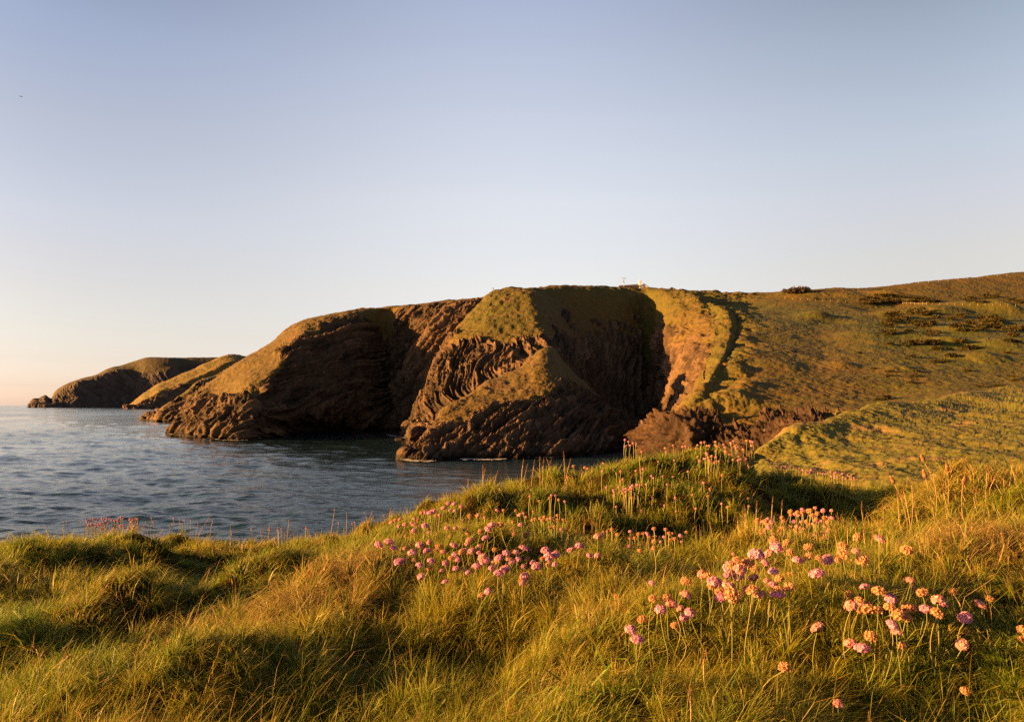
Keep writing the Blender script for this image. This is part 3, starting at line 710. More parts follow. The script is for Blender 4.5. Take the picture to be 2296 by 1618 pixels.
# ------------------------------------------------------------------ foreground ground: hummocky clifftop turf
GP = [  # (px, py of the turf tops, distance)
    (-700, 1618, 1.7), (0, 1618, 1.45), (600, 1618, 1.3), (1148, 1618, 1.18), (1700, 1618, 1.08), (2296, 1618, 1.02), (3000, 1618, 1.0),
    (0, 2100, 0.8), (1148, 2100, 0.7), (2296, 2100, 0.62), (-700, 2100, .9), (3000, 2100, .6),
    (-700, 1420, 2.5), (0, 1450, 2.05), (500, 1450, 1.9), (900, 1450, 1.62), (1400, 1450, 1.48), (1900, 1450, 1.36), (2296, 1460, 1.25), (3000, 1440, 1.2),
    (-700, 1310, 3.5), (0, 1330, 2.95), (450, 1350, 2.6), (800, 1310, 2.25), (1100, 1345, 1.95), (1500, 1330, 1.8), (1900, 1345, 1.66), (2200, 1310, 1.6), (3000, 1290, 1.6),
    (-700, 1262, 5.0), (0, 1282, 4.0), (300, 1262, 4.1), (600, 1280, 3.7), (850, 1235, 3.0), (1150, 1262, 2.5), (1500, 1294, 2.35), (1700, 1268, 2.35), (2000, 1268, 2.2), (2250, 1215, 2.05), (3000, 1190, 2.0),
    (-700, 1236, 7.6), (0, 1238, 7.2), (150, 1227, 7.0), (280, 1212, 6.6), (420, 1214, 6.6), (500, 1228, 6.3), (700, 1216, 5.6), (850, 1188, 4.7), (960, 1156, 4.2),
    (1100, 1180, 3.4), (1300, 1222, 3.1), (1250, 1185, 4.0), (1500, 1272, 3.2), (1480, 1214, 4.05), (1750, 1240, 3.1), (2000, 1205, 3.2), (2160, 1110, 3.2), (2296, 1120, 2.8), (3000, 1080, 2.8),
    (1060, 1106, 4.7), (1150, 1091, 5.0), (1250, 1066, 5.2), (1330, 1060, 5.3), (1400, 1040, 5.5), (1500, 1028, 5.9), (1600, 1030, 6.2), (1690, 1070, 6.4), (1800, 1130, 5.0), (2000, 1125, 5.0), (2100, 1100, 6.2), (2200, 1084, 6.2), (2296, 1076, 5.4), (3000, 1040, 5),
    (1390, 1098, 4.8), (1510, 1074, 4.9), (1640, 1058, 4.9), (1500, 1120, 4.5), (1750, 1082, 7.2), (1850, 1090, 7.6), (2000, 1096, 7.6),
    (-700, 1235, 9.5), (0, 1235, 9.2), (300, 1222, 9), (600, 1232, 8), (850, 1205, 6.8), (1060, 1140, 6.8), (1300, 1096, 7.8), (1500, 1068, 8.8), (1700, 1088, 9.4), (2000, 1110, 9.6), (2296, 1084, 9), (3000, 1080, 9),
    (-700, 1330, 13), (0, 1330, 13), (600, 1330, 12), (1060, 1240, 11), (1500, 1130, 14), (1850, 1130, 15), (2296, 1120, 15), (3000, 1110, 15),
    (-700, 1500, 22), (0, 1500, 22), (600, 1500, 22), (1060, 1400, 22), (1500, 1220, 26), (1850, 1170, 28), (2296, 1150, 28), (3000, 1140, 28),
    (-700, 1520, 42), (0, 1520, 42), (600, 1520, 42), (1060, 1480, 42), (1400, 1400, 44), (1650, 1210, 46), (1900, 1135, 48), (2296, 1130, 46), (3000, 1120, 46),
    (-700, 1560, 60), (0, 1560, 60), (1060, 1560, 60), (1450, 1500, 60), (1700, 1180, 60), (1950, 1110, 60), (2296, 1100, 60), (3000, 1100, 60),
]
GRASS_H = 0.04
gx = np.array([(p[0] - CX) / F for p in GP]); gy = np.log([p[2] for p in GP]); gz = np.array([-(p[1] - HY) / F * p[2] - GRASS_H * min(2.0, max(.5, p[2] / 2)) for p in GP])
def _tps(r2): return 0.5 * r2 * np.log(np.maximum(r2, 1e-12))
_n = len(gx)
_K = _tps((gx[:, None] - gx) ** 2 + (gy[:, None] - gy) ** 2) + np.eye(_n) * 2e-3
_Pm = np.stack([np.ones(_n), gx, gy], 1)
_w = np.linalg.solve(np.block([[_K, _Pm], [_Pm.T, np.zeros((3, 3))]]), np.concatenate([gz, np.zeros(3)]))
# single hummocks (px, distance, radius across, radius along, height)
MOUNDS = [(300, 5.2, .55, .5, .06), (60, 3.6, .35, .45, .09), (170, 2.9, .4, .3, .06), (800, 2.35, .28, .3, .085), (1290, 4.1, .16, .2, .10), (1240, 4.7, .35, .3, .07), (1600, 4.6, .4, .35, .05), (1420, 4.5, .16, .3, .05), (1610, 2.75, .2, .26, .07),
          (2160, 3.3, .5, .3, .10), (1080, 1.72, .26, .2, -.09), (1500, 3.25, .35, .3, -.10), (600, 3.8, .6, .3, -.09), (330, 2.35, .3, .22, .045), (100, 1.9, .3, .2, .04), (620, 2.0, .25, .2, .04), (2250, 1.75, .22, .2, .05),
          (1420, 1.75, .2, .16, .05), (-200, 2.6, .4, .4, .10), (-100, 4.4, .5, .4, .12), (1880, 4.6, .7, .45, -.16), (560, 4.3, .5, .35, -.09), (380, 3.0, .4, .22, -.06), (640, 3.1, .35, .22, -.05), (1650, 6.0, .5, .4, .07), (2060, 6.0, .5, .4, .05), (930, 1.35, .22, .14, -.04), (2150, 1.2, .3, .16, -.08), (420, 1.5, .3, .14, .035)]
MP = [((a - CX) / F * d, d, r1, r2, h) for a, d, r1, r2, h in MOUNDS]
def _g(px, d): return ((px - CX) / F * d, d)
RIDGES = [(_g(-60, 3.1), _g(130, 3.6), .24, .06), (_g(130, 3.6), _g(320, 4.5), .26, .08), (_g(-20, 1.9), _g(300, 2.25), .17, .05), (_g(300, 2.25), _g(700, 2.75), .18, .055), (_g(420, 1.55), _g(780, 1.8), .12, .04), (_g(1250, 1.9), _g(1330, 2.2), .13, .06), (_g(40, 1.35), _g(330, 1.4), .1, .03)]
def ground_z(x, y):
    x = np.asarray(x, float); y = np.asarray(y, float)
    shp = x.shape; x = x.ravel(); y = y.ravel()
    a = np.clip(x / y, -1.6, 1.4); ly = np.log(np.maximum(y, 0.8))
    z = np.empty(len(x))
    for i in range(0, len(x), 60000):
        s = slice(i, i + 60000)
        z[s] = _tps((a[s, None] - gx) ** 2 + (ly[s, None] - gy) ** 2) @ _w[:_n] + _w[_n] + _w[_n + 1] * a[s] + _w[_n + 2] * ly[s]
    for cx, cy, r1, r2, h in MP:
        z = z + h * np.exp(-((x - cx) / r1) ** 2 - ((y - cy) / r2) ** 2)
    for p0_, p1_, wd, h in RIDGES:
        ex, ey = p1_[0] - p0_[0], p1_[1] - p0_[1]
        t_ = np.clip(((x - p0_[0]) * ex + (y - p0_[1]) * ey) / (ex * ex + ey * ey), 0, 1)
        z = z + h * np.exp(-((x - p0_[0] - t_ * ex) ** 2 + (y - p0_[1] - t_ * ey) ** 2) / wd ** 2)
    k = np.clip(y / 2.2, 0.35, 1.15)
    z = z + k * (0.06 * fbm(x / 0.7, y / 0.55, 0.0, 2, 501) + 0.13 * (np.abs(vn(x / 0.42 + .3 * vn(x, y, 0, 9), y / 0.36, 0.0, 503)) - .3) + 0.05 * (np.abs(vn(x / 0.19, y / 0.17, 0.0, 504)) - .3) + 0.012 * fbm(x / 0.1, y / 0.1, 0.0, 2, 502))
    return (z + EYE).reshape(shp)


M_soil, n, l, out = new_mat("turf_base")
p = pos(n, l)
c = ramp(n, l, noise(n, l, 9, 5, 0.6, p), [(0.3, (0.012, 0.009, 0.004)), (0.55, (0.03, 0.023, 0.008)), (0.75, (0.05, 0.034, 0.012))])
bs = n.new("ShaderNodeBsdfPrincipled"); bs.inputs["Roughness"].default_value = 1.0; bs.inputs["Specular IOR Level"].default_value = 0.0
l.new(c, bs.inputs["Base Color"])
b = n.new("ShaderNodeBump"); b.inputs["Distance"].default_value = 0.03; l.new(noise(n, l, 60, 4, 0.6, p), b.inputs["Height"]); l.new(b.outputs[0], bs.inputs["Normal"])
l.new(bs.outputs[0], out.inputs[0])

ay = np.exp(np.linspace(math.log(0.3), math.log(60), 620)); ax = np.linspace(-3.2, 3.6, 1300)
YY, AA = np.meshgrid(ay, ax, indexing='ij'); XX = YY * AA
ZZ = ground_z(XX, YY)
o = mesh_np("ground", np.stack([XX, YY, ZZ], -1).reshape(-1, 3), grid_faces(620, 1300), M_soil)
tag(o, "hummocky clifftop earth under the grass", kind="structure")

# ------------------------------------------------------------------ grass
def grass_material(name, base, mid, tip, straw):
    base, mid, tip, straw = [dim(c_) for c_ in (base, mid, tip, straw)]
    m, n, l, out = new_mat(name)
    h = attr(n, "h"); t = attr(n, "tint"); s = attr(n, "straw")
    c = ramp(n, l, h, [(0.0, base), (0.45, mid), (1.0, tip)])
    c2 = ramp(n, l, t, [(0.0, (0.55, 0.88, 0.5)), (0.5, (1.0, 1.0, 0.9)), (1.0, (1.55, 1.12, 0.85))])
    c = mixc(n, l, 1.0, c, c2, 'MULTIPLY')
    c = mixc(n, l, s, c, straw)
    d = n.new("ShaderNodeBsdfPrincipled"); d.inputs["Roughness"].default_value = 0.5; d.inputs["Specular IOR Level"].default_value = 0.25
    tr = n.new("ShaderNodeBsdfTranslucent")
    l.new(c, d.inputs["Base Color"]); l.new(c, tr.inputs[0])
    mx = n.new("ShaderNodeMixShader"); mx.inputs[0].default_value = 0.45
    l.new(d.outputs[0], mx.inputs[1]); l.new(tr.outputs[0], mx.inputs[2]); l.new(mx.outputs[0], out.inputs[0])
    return m
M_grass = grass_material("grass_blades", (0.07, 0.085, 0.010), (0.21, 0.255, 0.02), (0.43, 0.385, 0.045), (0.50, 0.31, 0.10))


def blades(x, y, L, w, lean, lean_az, face_az, tint, straw, base_z=None, curl=1.0, segs=3):
    """tapered bent blades; returns verts, faces, attrs"""
    N = len(x)
    z = ground_z(x, y) - 0.01 if base_z is None else base_z
    ts = np.linspace(0, 1, segs + 1)
    dirx, diry = np.cos(lean_az), np.sin(lean_az)
    wx, wy = np.cos(face_az), np.sin(face_az)
    V = np.zeros((N, 2 * segs + 1, 3), np.float32); H = np.zeros((N, 2 * segs + 1), np.float32)
    for k, t in enumerate(ts):
        th = lean * (0.35 + 0.65 * curl * t) * t
        out_ = L * t * np.sin(th); up = L * t * np.cos(th)
        cx_, cy_, cz_ = x + dirx * out_, y + diry * out_, z + up
        ww = w * (1 - 0.75 * t ** 1.5) * 0.5
        if k < segs:
            V[:, 2 * k] = np.stack([cx_ - wx * ww, cy_ - wy * ww, cz_], -1)
            V[:, 2 * k + 1] = np.stack([cx_ + wx * ww, cy_ + wy * ww, cz_], -1)
            H[:, 2 * k:2 * k + 2] = t
        else:
            V[:, 2 * k] = np.stack([cx_, cy_, cz_], -1); H[:, 2 * k] = 1
    b = (np.arange(N) * (2 * segs + 1))[:, None]
    q = np.concatenate([b + np.array([[2 * k, 2 * k + 1, 2 * k + 3, 2 * k + 2]]) for k in range(segs - 1)])
    tr = b + np.array([[2 * segs - 2, 2 * segs - 1, 2 * segs]])
    rep = 2 * segs + 1
    return V.reshape(-1, 3), q, tr, H.ravel(), np.repeat(tint, rep), np.repeat(straw, rep)


def gpatch(L):  # list of picture patches -> ground gaussians
    return [((a - CX) / F * d, d, r, v) for a, d, r, v in L]
STRAW = gpatch([(810, 2.3, .17, .9), (740, 2.1, .17, .7), (640, 1.95, .14, .7), (2230, 1.75, .2, .9), (2150, 1.9, .16, .8), (1290, 3.9, .13, 1.0), (2140, 3.3, .45, .6), (400, 2.1, .14, .5), (200, 1.25, .15, .4), (1450, 2.0, .1, .4), (60, 2.9, .25, .5),
                (300, 5.6, .4, .35), (1690, 2.7, .2, .5), (1250, 1.35, .12, .4), (2050, 1.5, .12, .4), (650, 5.5, .5, .5), (1330, 1.6, .1, .35)])
def fields(x, y):
    s = 0.05 + 0.45 * np.clip(fbm(x / .35, y / .35, 0.0, 3, 601), 0, 1)
    for cx, cy, r, v in STRAW:
        s = s + v * np.exp(-((x - cx) ** 2 + (y - cy) ** 2) / r ** 2)
    return s


def make_grass(N, ylo, yhi, alo, ahi, seed, wmul=1.0, lmul=1.0):
    r = np.random.default_rng(seed)
    ly = np.log(ylo) + (np.log(yhi) - np.log(ylo)) * r.random(N)
    a = alo + (ahi - alo) * r.random(N)
    y = np.exp(ly); x = a * y
    # clumping: blades gather into tufts
    k = np.clip(y / 2.0, .6, 2.5)
    kk = np.exp2(np.round(np.log2(k) * 2) / 2)
    g_ = .085 * kk
    tx = np.round(x / g_) * g_; ty = np.round(y / g_) * g_
    jx = _hash(np.round(tx * 1e3), np.round(ty * 1e3), np.zeros(N, int), 71) * .45 * g_; jy = _hash(np.round(tx * 1e3), np.round(ty * 1e3), np.ones(N, int), 72) * .45 * g_
    pull = r.random(N) ** 0.6 * 0.8
    ox, oy = x - tx - jx, y - ty - jy
    x = x + (tx + jx - x) * pull; y = y + (ty + jy - y) * pull
    tuft = 0.5 + 0.5 * _hash(np.round(tx * 1e3), np.round(ty * 1e3), np.zeros(N, int), 75)
    tuft2 = _hash(np.round(tx * 1e3), np.round(ty * 1e3), np.zeros(N, int), 76)
    dens = fbm(x / .28, y / .28, 0.0, 3, 603)
    L = (0.035 + 0.045 * tuft + 0.06 * r.random(N) ** 3) * (1 + 0.55 * dens) * lmul * np.clip(y / 2.0, .85, 1.1)
    st = fields(x, y)
    straw = np.clip((r.random(N) < st * .75) * (0.55 + 0.45 * r.random(N)), 0, 1)
    flow = 2.6 * fbm(x / .8, y / .8, 0.0, 2, 604) + 0.3
    spl = np.arctan2(oy, ox)
    vx, vy = np.cos(spl) + .8 * np.cos(flow), np.sin(spl) + .8 * np.sin(flow)
    faz = np.arctan2(vy, vx) + r.normal(0, .7, N)
    lean = np.clip(1.0 + 0.5 * fbm(x / .5, y / .5, 5.0, 2, 605) + r.normal(0, .38, N) + 0.5 * np.clip(st - .6, 0, 1), 0.05, 1.9)
    w = (0.0011 + 0.0008 * r.random(N) + .0022 * (r.random(N) < .07)) * np.clip(y / 1.5, .8, 5) ** 0.75 * wmul
    tint = np.clip(0.5 + 0.4 * fbm(x / .6, y / .6, 7.0, 3, 606) + .16 * tuft2 + r.normal(0, .17, N), 0, 1)
    return blades(x, y, L, w, lean, faz, r.random(N) * np.pi, tint, straw)

def join(parts):
    off = 0; Vs, Q, T, Hh, Ti, St = [], [], [], [], [], []
    for V, q, t, h, ti, st in parts:
        Vs.append(V); Q.append(q + off); T.append(t + off); Hh.append(h); Ti.append(ti); St.append(st); off += len(V)
    return np.concatenate(Vs), [np.concatenate(Q), np.concatenate(T)], dict(h=np.concatenate(Hh), tint=np.concatenate(Ti), straw=np.concatenate(St))

parts = [make_grass(230000, 0.85, 2.1, -.82, .82, 1), make_grass(190000, 2.1, 4.6, -.80, .80, 2), make_grass(170000, 4.6, 11.5, -.80, .80, 3, 1.0, 1.05)]
# fringe outside the frame so that its shadows and a shifted view still see turf
parts.append(make_grass(42000, 0.4, 11, -2.4, -.82, 4, 1.7)); parts.append(make_grass(46000, 0.4, 11, .82, 2.6, 5, 1.7)); parts.append(make_grass(16000, 0.4, 0.85, -.82, .82, 6, 1.2))
# long thin stray blades and a few strap-like leaves
r = np.random.default_rng(44)
N = 5200; y = np.exp(r.random(N) * math.log(9 / 1.0)) * 1.0; x = y * (r.random(N) * 1.6 - .8)
parts.append(blades(x, y, .11 + .08 * r.random(N), .0012 * np.clip(y / 1.5, .9, 4) ** .8, .5 + .7 * r.random(N), r.normal(0.2, 1.2, N), r.random(N) * np.pi, r.random(N), (r.random(N) < .5) * r.random(N)))
SL = gpatch([(2010, 1.12, .09, 1), (2090, 1.15, .08, 1), (1290, 1.55, .07, 1), (1420, 1.5, .06, 1), (1180, 1.3, .06, 1), (1130, 1.12, .08, 1), (2250, 1.3, .1, 1), (1350, 1.2, .06, 1)])
xs, ys_ = [], []
for cx, cy, rr, _v in SL:
    k = 26; xs.append(cx + r.normal(0, rr * .6, k)); ys_.append(cy + r.normal(0, rr * .6, k))
x = np.concatenate(xs); y = np.concatenate(ys_); N = len(x)
parts.append(blades(x, y, .07 + .06 * r.random(N), .0042 + .003 * r.random(N), .7 + .9 * r.random(N), r.random(N) * 6.28, r.random(N) * np.pi, .1 + .4 * r.random(N), (r.random(N) < .15) * .6, segs=4)) if False else parts.append(blades(x, y, .07 + .06 * r.random(N), .0042 + .003 * r.random(N), .7 + .9 * r.random(N), r.random(N) * 6.28, r.random(N) * np.pi, .1 + .4 * r.random(N), (r.random(N) < .15) * .6))
V, Fq, at_ = join(parts)
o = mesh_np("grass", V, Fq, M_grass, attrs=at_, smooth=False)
tag(o, "long golden green turf grass covering the clifftop hummocks", "grass", kind="stuff")

# ------------------------------------------------------------------ thrift (pink flower heads on thin stalks)
def petal_material(name, ca, cb, trans=0.35):
    m, n, l, out = new_mat(name)
    t = attr(n, "tint")
    c = ramp(n, l, t, [(0.0, dim(ca, .72)), (1.0, dim(cb, .72))])
    d = n.new("ShaderNodeBsdfPrincipled"); d.inputs["Roughness"].default_value = 0.6; d.inputs["Specular IOR Level"].default_value = 0.2
    tr = n.new("ShaderNodeBsdfTranslucent"); l.new(c, d.inputs["Base Color"]); l.new(c, tr.inputs[0])
    mx = n.new("ShaderNodeMixShader"); mx.inputs[0].default_value = trans
    l.new(d.outputs[0], mx.inputs[1]); l.new(tr.outputs[0], mx.inputs[2]); l.new(mx.outputs[0], out.inputs[0])
    return m
M_pink = petal_material("pink_petals", (0.64, 0.20, 0.34), (0.86, 0.50, 0.62))
M_papery = petal_material("papery_faded_petals", (0.52, 0.23, 0.10), (0.80, 0.48, 0.24))
M_mixed = petal_material("half_faded_petals", (0.62, 0.22, 0.22), (0.84, 0.52, 0.42))
M_stem = petal_material("flower_stalk", (0.16, 0.19, 0.04), (0.30, 0.26, 0.07), 0.2)
M_seed = petal_material("seed_head_husk", (0.16, 0.075, 0.03), (0.42, 0.22, 0.09), 0.3)
M_straw = petal_material("dry_stalk", (0.34, 0.21, 0.08), (0.52, 0.36, 0.15), 0.2)


def floret_ball(seed, kind, nfl=46):
    """hemispherical head about 1 unit across, built of small five-petalled florets over papery bracts"""
    r = random.Random(seed)
    V, Q, T, tint = [], [], [], []
    def quad(p, ti):
        i = len(V); V.extend(p); Q.append((i, i + 1, i + 2, i + 3)); tint.extend([ti] * 4)
    low = -0.35 if kind != 'o' else -0.75
    for k in range(nfl):
        zz = low + (1 - low) * (k + .5) / nfl
        th = k * 2.39996 + r.uniform(-.25, .25)
        rr = math.sqrt(max(0, 1 - zz * zz))
        nrm = np.array([rr * math.cos(th), rr * math.sin(th), zz * .85 + .08])
        nrm /= np.linalg.norm(nrm)
        c = nrm * np.array([.42, .42, .36]) * r.uniform(.85, 1.12)
        t1 = np.cross(nrm, [0.3, 0.2, 1.0]); t1 /= np.linalg.norm(t1) + 1e-9; t2 = np.cross(nrm, t1)
        ph = r.uniform(0, 6.28); tt = r.random()
        if kind == 'o':
            L, W, cup = .15, .055, .10
        else:
            L, W, cup = .16, .062, .045
        for j in range(5):
            a = ph + j * 1.2566
            d = t1 * math.cos(a) + t2 * math.sin(a); s = -t1 * math.sin(a) + t2 * math.cos(a)
            mid, tip = c + d * L * .55 + nrm * cup * .5, c + d * L * r.uniform(.85, 1.1) + nrm * cup * r.uniform(.5, 1.6)
            ti = min(1, max(0, tt + r.uniform(-.25, .25)))
            quad([c + s * .012, c - s * .012, mid - s * W, mid + s * W], ti * .6)
            quad([mid + s * W, mid - s * W, tip - s * W * .45, tip + s * W * .45], ti)
    # bracts and core
    for k in range(14):
        a = k * .4488; d = np.array([math.cos(a), math.sin(a), 0]); s = np.array([-math.sin(a), math.cos(a), 0])
        quad([d * .03 + s * .05 + [0, 0, -.34], d * .03 - s * .05 + [0, 0, -.34], d * .36 - s * .1 + [0, 0, -.12], d * .36 + s * .1 + [0, 0, -.12]], .15)
    for i in range(8):
        for j in range(5):
            def pt(i, j):
                a = i * math.pi / 4; e = -1.4 + j * .62
                return np.array([math.cos(a) * math.cos(e) * .3, math.sin(a) * math.cos(e) * .3, math.sin(e) * .28])
            quad([pt(i, j), pt(i + 1, j), pt(i + 1, j + 1), pt(i, j + 1)], .1)
    m = {'p': M_pink, 'o': M_papery, 'm': M_mixed}[kind]
    return mesh_np("flower_head", np.array(V), np.array(Q), m, attrs={"tint": tint}, smooth=False, link=False)
HEADS = {k: [floret_ball(s * 7 + ord(k), k) for s in range(5)] for k in 'pom'}


def tube(P, rad, sides=5):
    P = np.asarray(P, float); n_ = len(P)
    rad = np.broadcast_to(rad, n_)
    T = np.gradient(P, axis=0); T /= np.linalg.norm(T, axis=1, keepdims=True)
    ref = np.array([0.0, 1.0, 0.15]); A = np.cross(T, ref); A /= np.linalg.norm(A, axis=1, keepdims=True); B = np.cross(T, A)
    ph = np.arange(sides) * 2 * np.pi / sides
    V = P[:, None] + (A[:, None] * np.cos(ph)[None, :, None] + B[:, None] * np.sin(ph)[None, :, None]) * rad[:, None, None]
    i = np.arange(n_ * sides).reshape(n_, sides)
    Q = np.stack([i[:-1], np.roll(i, -1, 1)[:-1], np.roll(i, -1, 1)[1:], i[1:]], -1).reshape(-1, 4)
    return V.reshape(-1, 3), Q


def C2(x, y): return (717.5 + x * .3348, 1076.2 + y * .3348)
def C3(x, y): return (1345.3 + x * .3348, 1076.2 + y * .3348)
def C4(x, y): return (1775.8 + x * .3348, 1076.2 + y * .3348)
R3 = "205 1000 75p 248 1062 85p 405 868 85p 447 790 65o 478 828 80m 575 768 85m 575 678 65o 600 885 80p 572 920 90p 683 630 70m 765 683 90p 872 585 100p 850 640 60p 920 650 80p 860 710 90m 810 790 90p 885 768 95o 915 535 60o 985 560 90o 1045 500 100p 1030 655 75m 1105 555 50p 1130 490 80m 1180 450 80p 1162 408 60o 1160 610 75p 1000 735 90m 1160 705 75p 1190 768 95p 1270 718 70o 1275 482 55o 1325 535 75p 1395 448 55o 1400 508 55o 1465 522 50o 1520 530 80p 1453 628 90p 1455 985 90m 1235 1250 75o 1122 1427 50m 1200 660 60o 800 745 60o 1035 590 50o"
R4 = "340 447 75o 340 495 70o 438 382 60o 588 393 70m 472 533 80o 768 470 70o 795 670 60m 485 712 65p 578 740 80o 810 715 50m 875 752 70o 662 795 85p 395 840 85m 470 830 80p 492 860 90o 652 850 65o 780 856 80o 710 900 80o 760 915 75o 892 868 90p 968 890 80o 975 800 90m 1010 830 60p 1260 832 80m 1160 920 85p 1140 1100 85m 668 970 80p 700 1015 70m 525 1045 75o 745 1105 55o 572 1148 35o 960 1125 40o 388 1095 90m 470 1125 90p 398 1200 40o 380 1270 50o 310 1495 70m 775 1425 35p 1160 1410 60o 1540 1000 60o 1545 1060 55o 240 535 80p"
R2 = "393 435 60p 462 415 60p 493 455 55p 618 485 60p 667 438 60p 718 474 50p 527 550 70p 557 605 35p 610 598 25m 668 568 50p 743 542 52p 838 556 45p 818 606 36p 678 648 58p 838 680 46p 797 445 48o 820 480 36o 895 437 50p 905 503 50p 925 535 45p 912 592 46p 972 597 34p 963 475 55m 1018 472 55p 985 430 45m 1003 400 50m 1068 443 36m 1065 485 36p 1110 390 60p 1150 300 60p 1125 328 48p 1208 298 48o 1268 393 38p 1385 368 44o 1345 298 38p 1290 330 34o 1300 360 30o 1060 235 38m 1002 240 32o 1188 203 32p 1090 515 70m 1050 575 60p 1105 545 75p 1180 570 40p 1200 520 70p 1250 490 60p 1270 530 50m 1285 550 45p 1315 483 50p 1330 525 50p 1365 455 60p 1195 625 65p 1240 598 65p 1268 635 38p 1365 580 48p 1372 645 66p 1355 685 50m 1310 652 24o 1428 652 24o 1425 550 45p 1450 580 72p 1405 595 30p 1510 475 66p 1525 500 50p 1575 505 66p 1530 530 50p 1572 562 45p 1500 540 30p 1498 665 26o 1548 655 22o 1680 465 56p 1737 442 64p 1655 530 36p 1695 515 30p 1803 503 38p 1857 505 44p 1862 377 62m 1624 485 26o 1125 745 56p 1092 708 22o 1082 768 40o 1305 765 36o 1195 460 28o 965 330 30o 990 355 30o 1000 328 28o 1025 318 26o 1055 318 28o 1075 345 40o 1040 340 40m 612 360 20o 575 373 22o 603 430 26p 348 568 22m"
R2u = "480 283 34m 505 267 26o 537 263 34m 530 308 30m 570 298 38m 632 258 32m 632 297 38m 680 220 28m 710 215 30p 737 220 40p 762 210 40p 703 305 50p 731 350 32p 850 320 44m 907 324 34m 860 155 34p 900 160 34p 830 188 34p 870 205 30p 905 205 28p 945 178 28p 800 235 26m"
R2r = "1423 270 24o 1440 258 24o 1475 255 26o 1490 270 24o 1503 245 24o 1525 262 26o 1545 258 24m 1565 255 24o 1590 235 22o 1590 268 26o 1630 265 22o 1340 232 36m 1380 247 22m 1365 225 26m 1312 203 20o 1428 213 18o 1570 312 24o 1615 330 24p 1540 320 22o 1925 342 24o 1955 332 28o 1900 347 20p 1990 365 30o"
R3c = "203 345 28p 205 385 30o 233 387 26o 200 445 34p 258 362 28o 258 395 26o 290 357 24o 288 420 26o 265 440 34o 268 478 38o 318 360 34p 330 378 28o 362 325 28o 366 380 30o 362 410 34o 330 468 28p 362 455 40o 368 495 28o 400 385 26p 408 412 24p 430 380 26p 440 330 26o 462 355 28o 482 362 28o 475 402 28o 500 392 28o 540 372 34p 578 348 22o 548 412 24p 440 510 26p 465 490 26o"
def parse(s, Cf, clump):
    a = s.split(); r_ = []
    for i in range(0, len(a), 3):
        x, y, w = float(a[i]), float(a[i + 1]), a[i + 2]
        px, py = Cf(x, y)
        r_.append((px, py, float(w[:-1]) * .3348, w[-1], clump))
    return r_
FL = (parse(R3, C3, 'in the tall clump left of the bare straw patch') + parse(R4, C4, 'near') + parse(R2, C2, 'mid') + parse(R2u, C2, 'upper') + parse(R2r, C2, 'row') + parse(R3c, C3, 'salmon'))
FL = [(a, b, c, k, {'in the tall clump left of the bare straw patch': 'tall', }.get(g, g)) for a, b, c, k, g in FL]
rf = random.Random(99)
for q_ in list(FL):
    if q_[4] in ('tall', 'mid', 'near', 'upper') and rf.random() < (.5 if q_[4] != 'near' else .3):
        FL.append((q_[0] + rf.choice((-1, 1)) * rf.uniform(.7, 1.6) * q_[2], q_[1] + rf.uniform(-.5, 1.1) * q_[2], q_[2] * rf.uniform(.55, .85), rf.choice('oom' + q_[3]), q_[4]))
def scatter(n_, x0, x1, ylo, yhi, w0, w1, mix, clump, arch=None):
    for _ in range(n_):
        px = rf.uniform(x0, x1); u = rf.random()
        lo, hi = (ylo(px), yhi(px)) if callable(ylo) else (ylo, yhi)
        FL.append((px, lo + (hi - lo) * u, rf.uniform(w0, w1), rf.choice(mix), clump))
scatter(120, 1685, 1868, lambda x: 1166 - 28 * math.sin(max(0, min(1, (x - 1685) / 183)) * 2.2), lambda x: 1208, 7.5, 11.5, 'ppooomom', 'drift')
scatter(54, 1560, 1692, lambda x: 988, lambda x: 1040, 5.2, 7.4, 'mmopm', 'crest')
scatter(9, 1400, 1445, 984, 1018, 5, 7, 'pm', 'crest'); scatter(5, 1480, 1560, 992, 1016, 5, 7, 'm', 'crest')
scatter(60, 1725, 1935, lambda x: 1036 + (x - 1725) * .155, lambda x: 1046 + (x - 1725) * .165, 4.2, 6.2, 'pmp', 'bank')
scatter(22, 2120, 2290, 1052, 1066, 3.8, 5.2, 'pm', 'bank')
scatter(110, 192, 312, lambda x: 1158 + abs(x - 260) * .06, lambda x: 1190, 3.8, 5.4, 'ppm', 'seaward')
scatter(10, 312, 430, 1160, 1184, 3.2, 4.4, 'pm', 'seaward'); scatter(14, 540, 830, lambda x: 1182 - (x - 540) * .06, lambda x: 1198 - (x - 540) * .09, 3.4, 5, 'pm', 'seaward')
scatter(44, 1170, 1480, lambda x: 1052 - (x - 1170) * .09, lambda x: 1140 - (x - 1170) * .16, 5.0, 7.2, 'mpo', 'mound')
scatter(30, 1375, 1690, 1060, 1150, 5.2, 7.6, 'mpoo', 'mound')
scatter(12, 1375, 1430, 1086, 1112, 6, 8, 'mp', 'mound')
scatter(16, 1500, 1700, 1020, 1060, 5.0, 7, 'mo', 'mound')

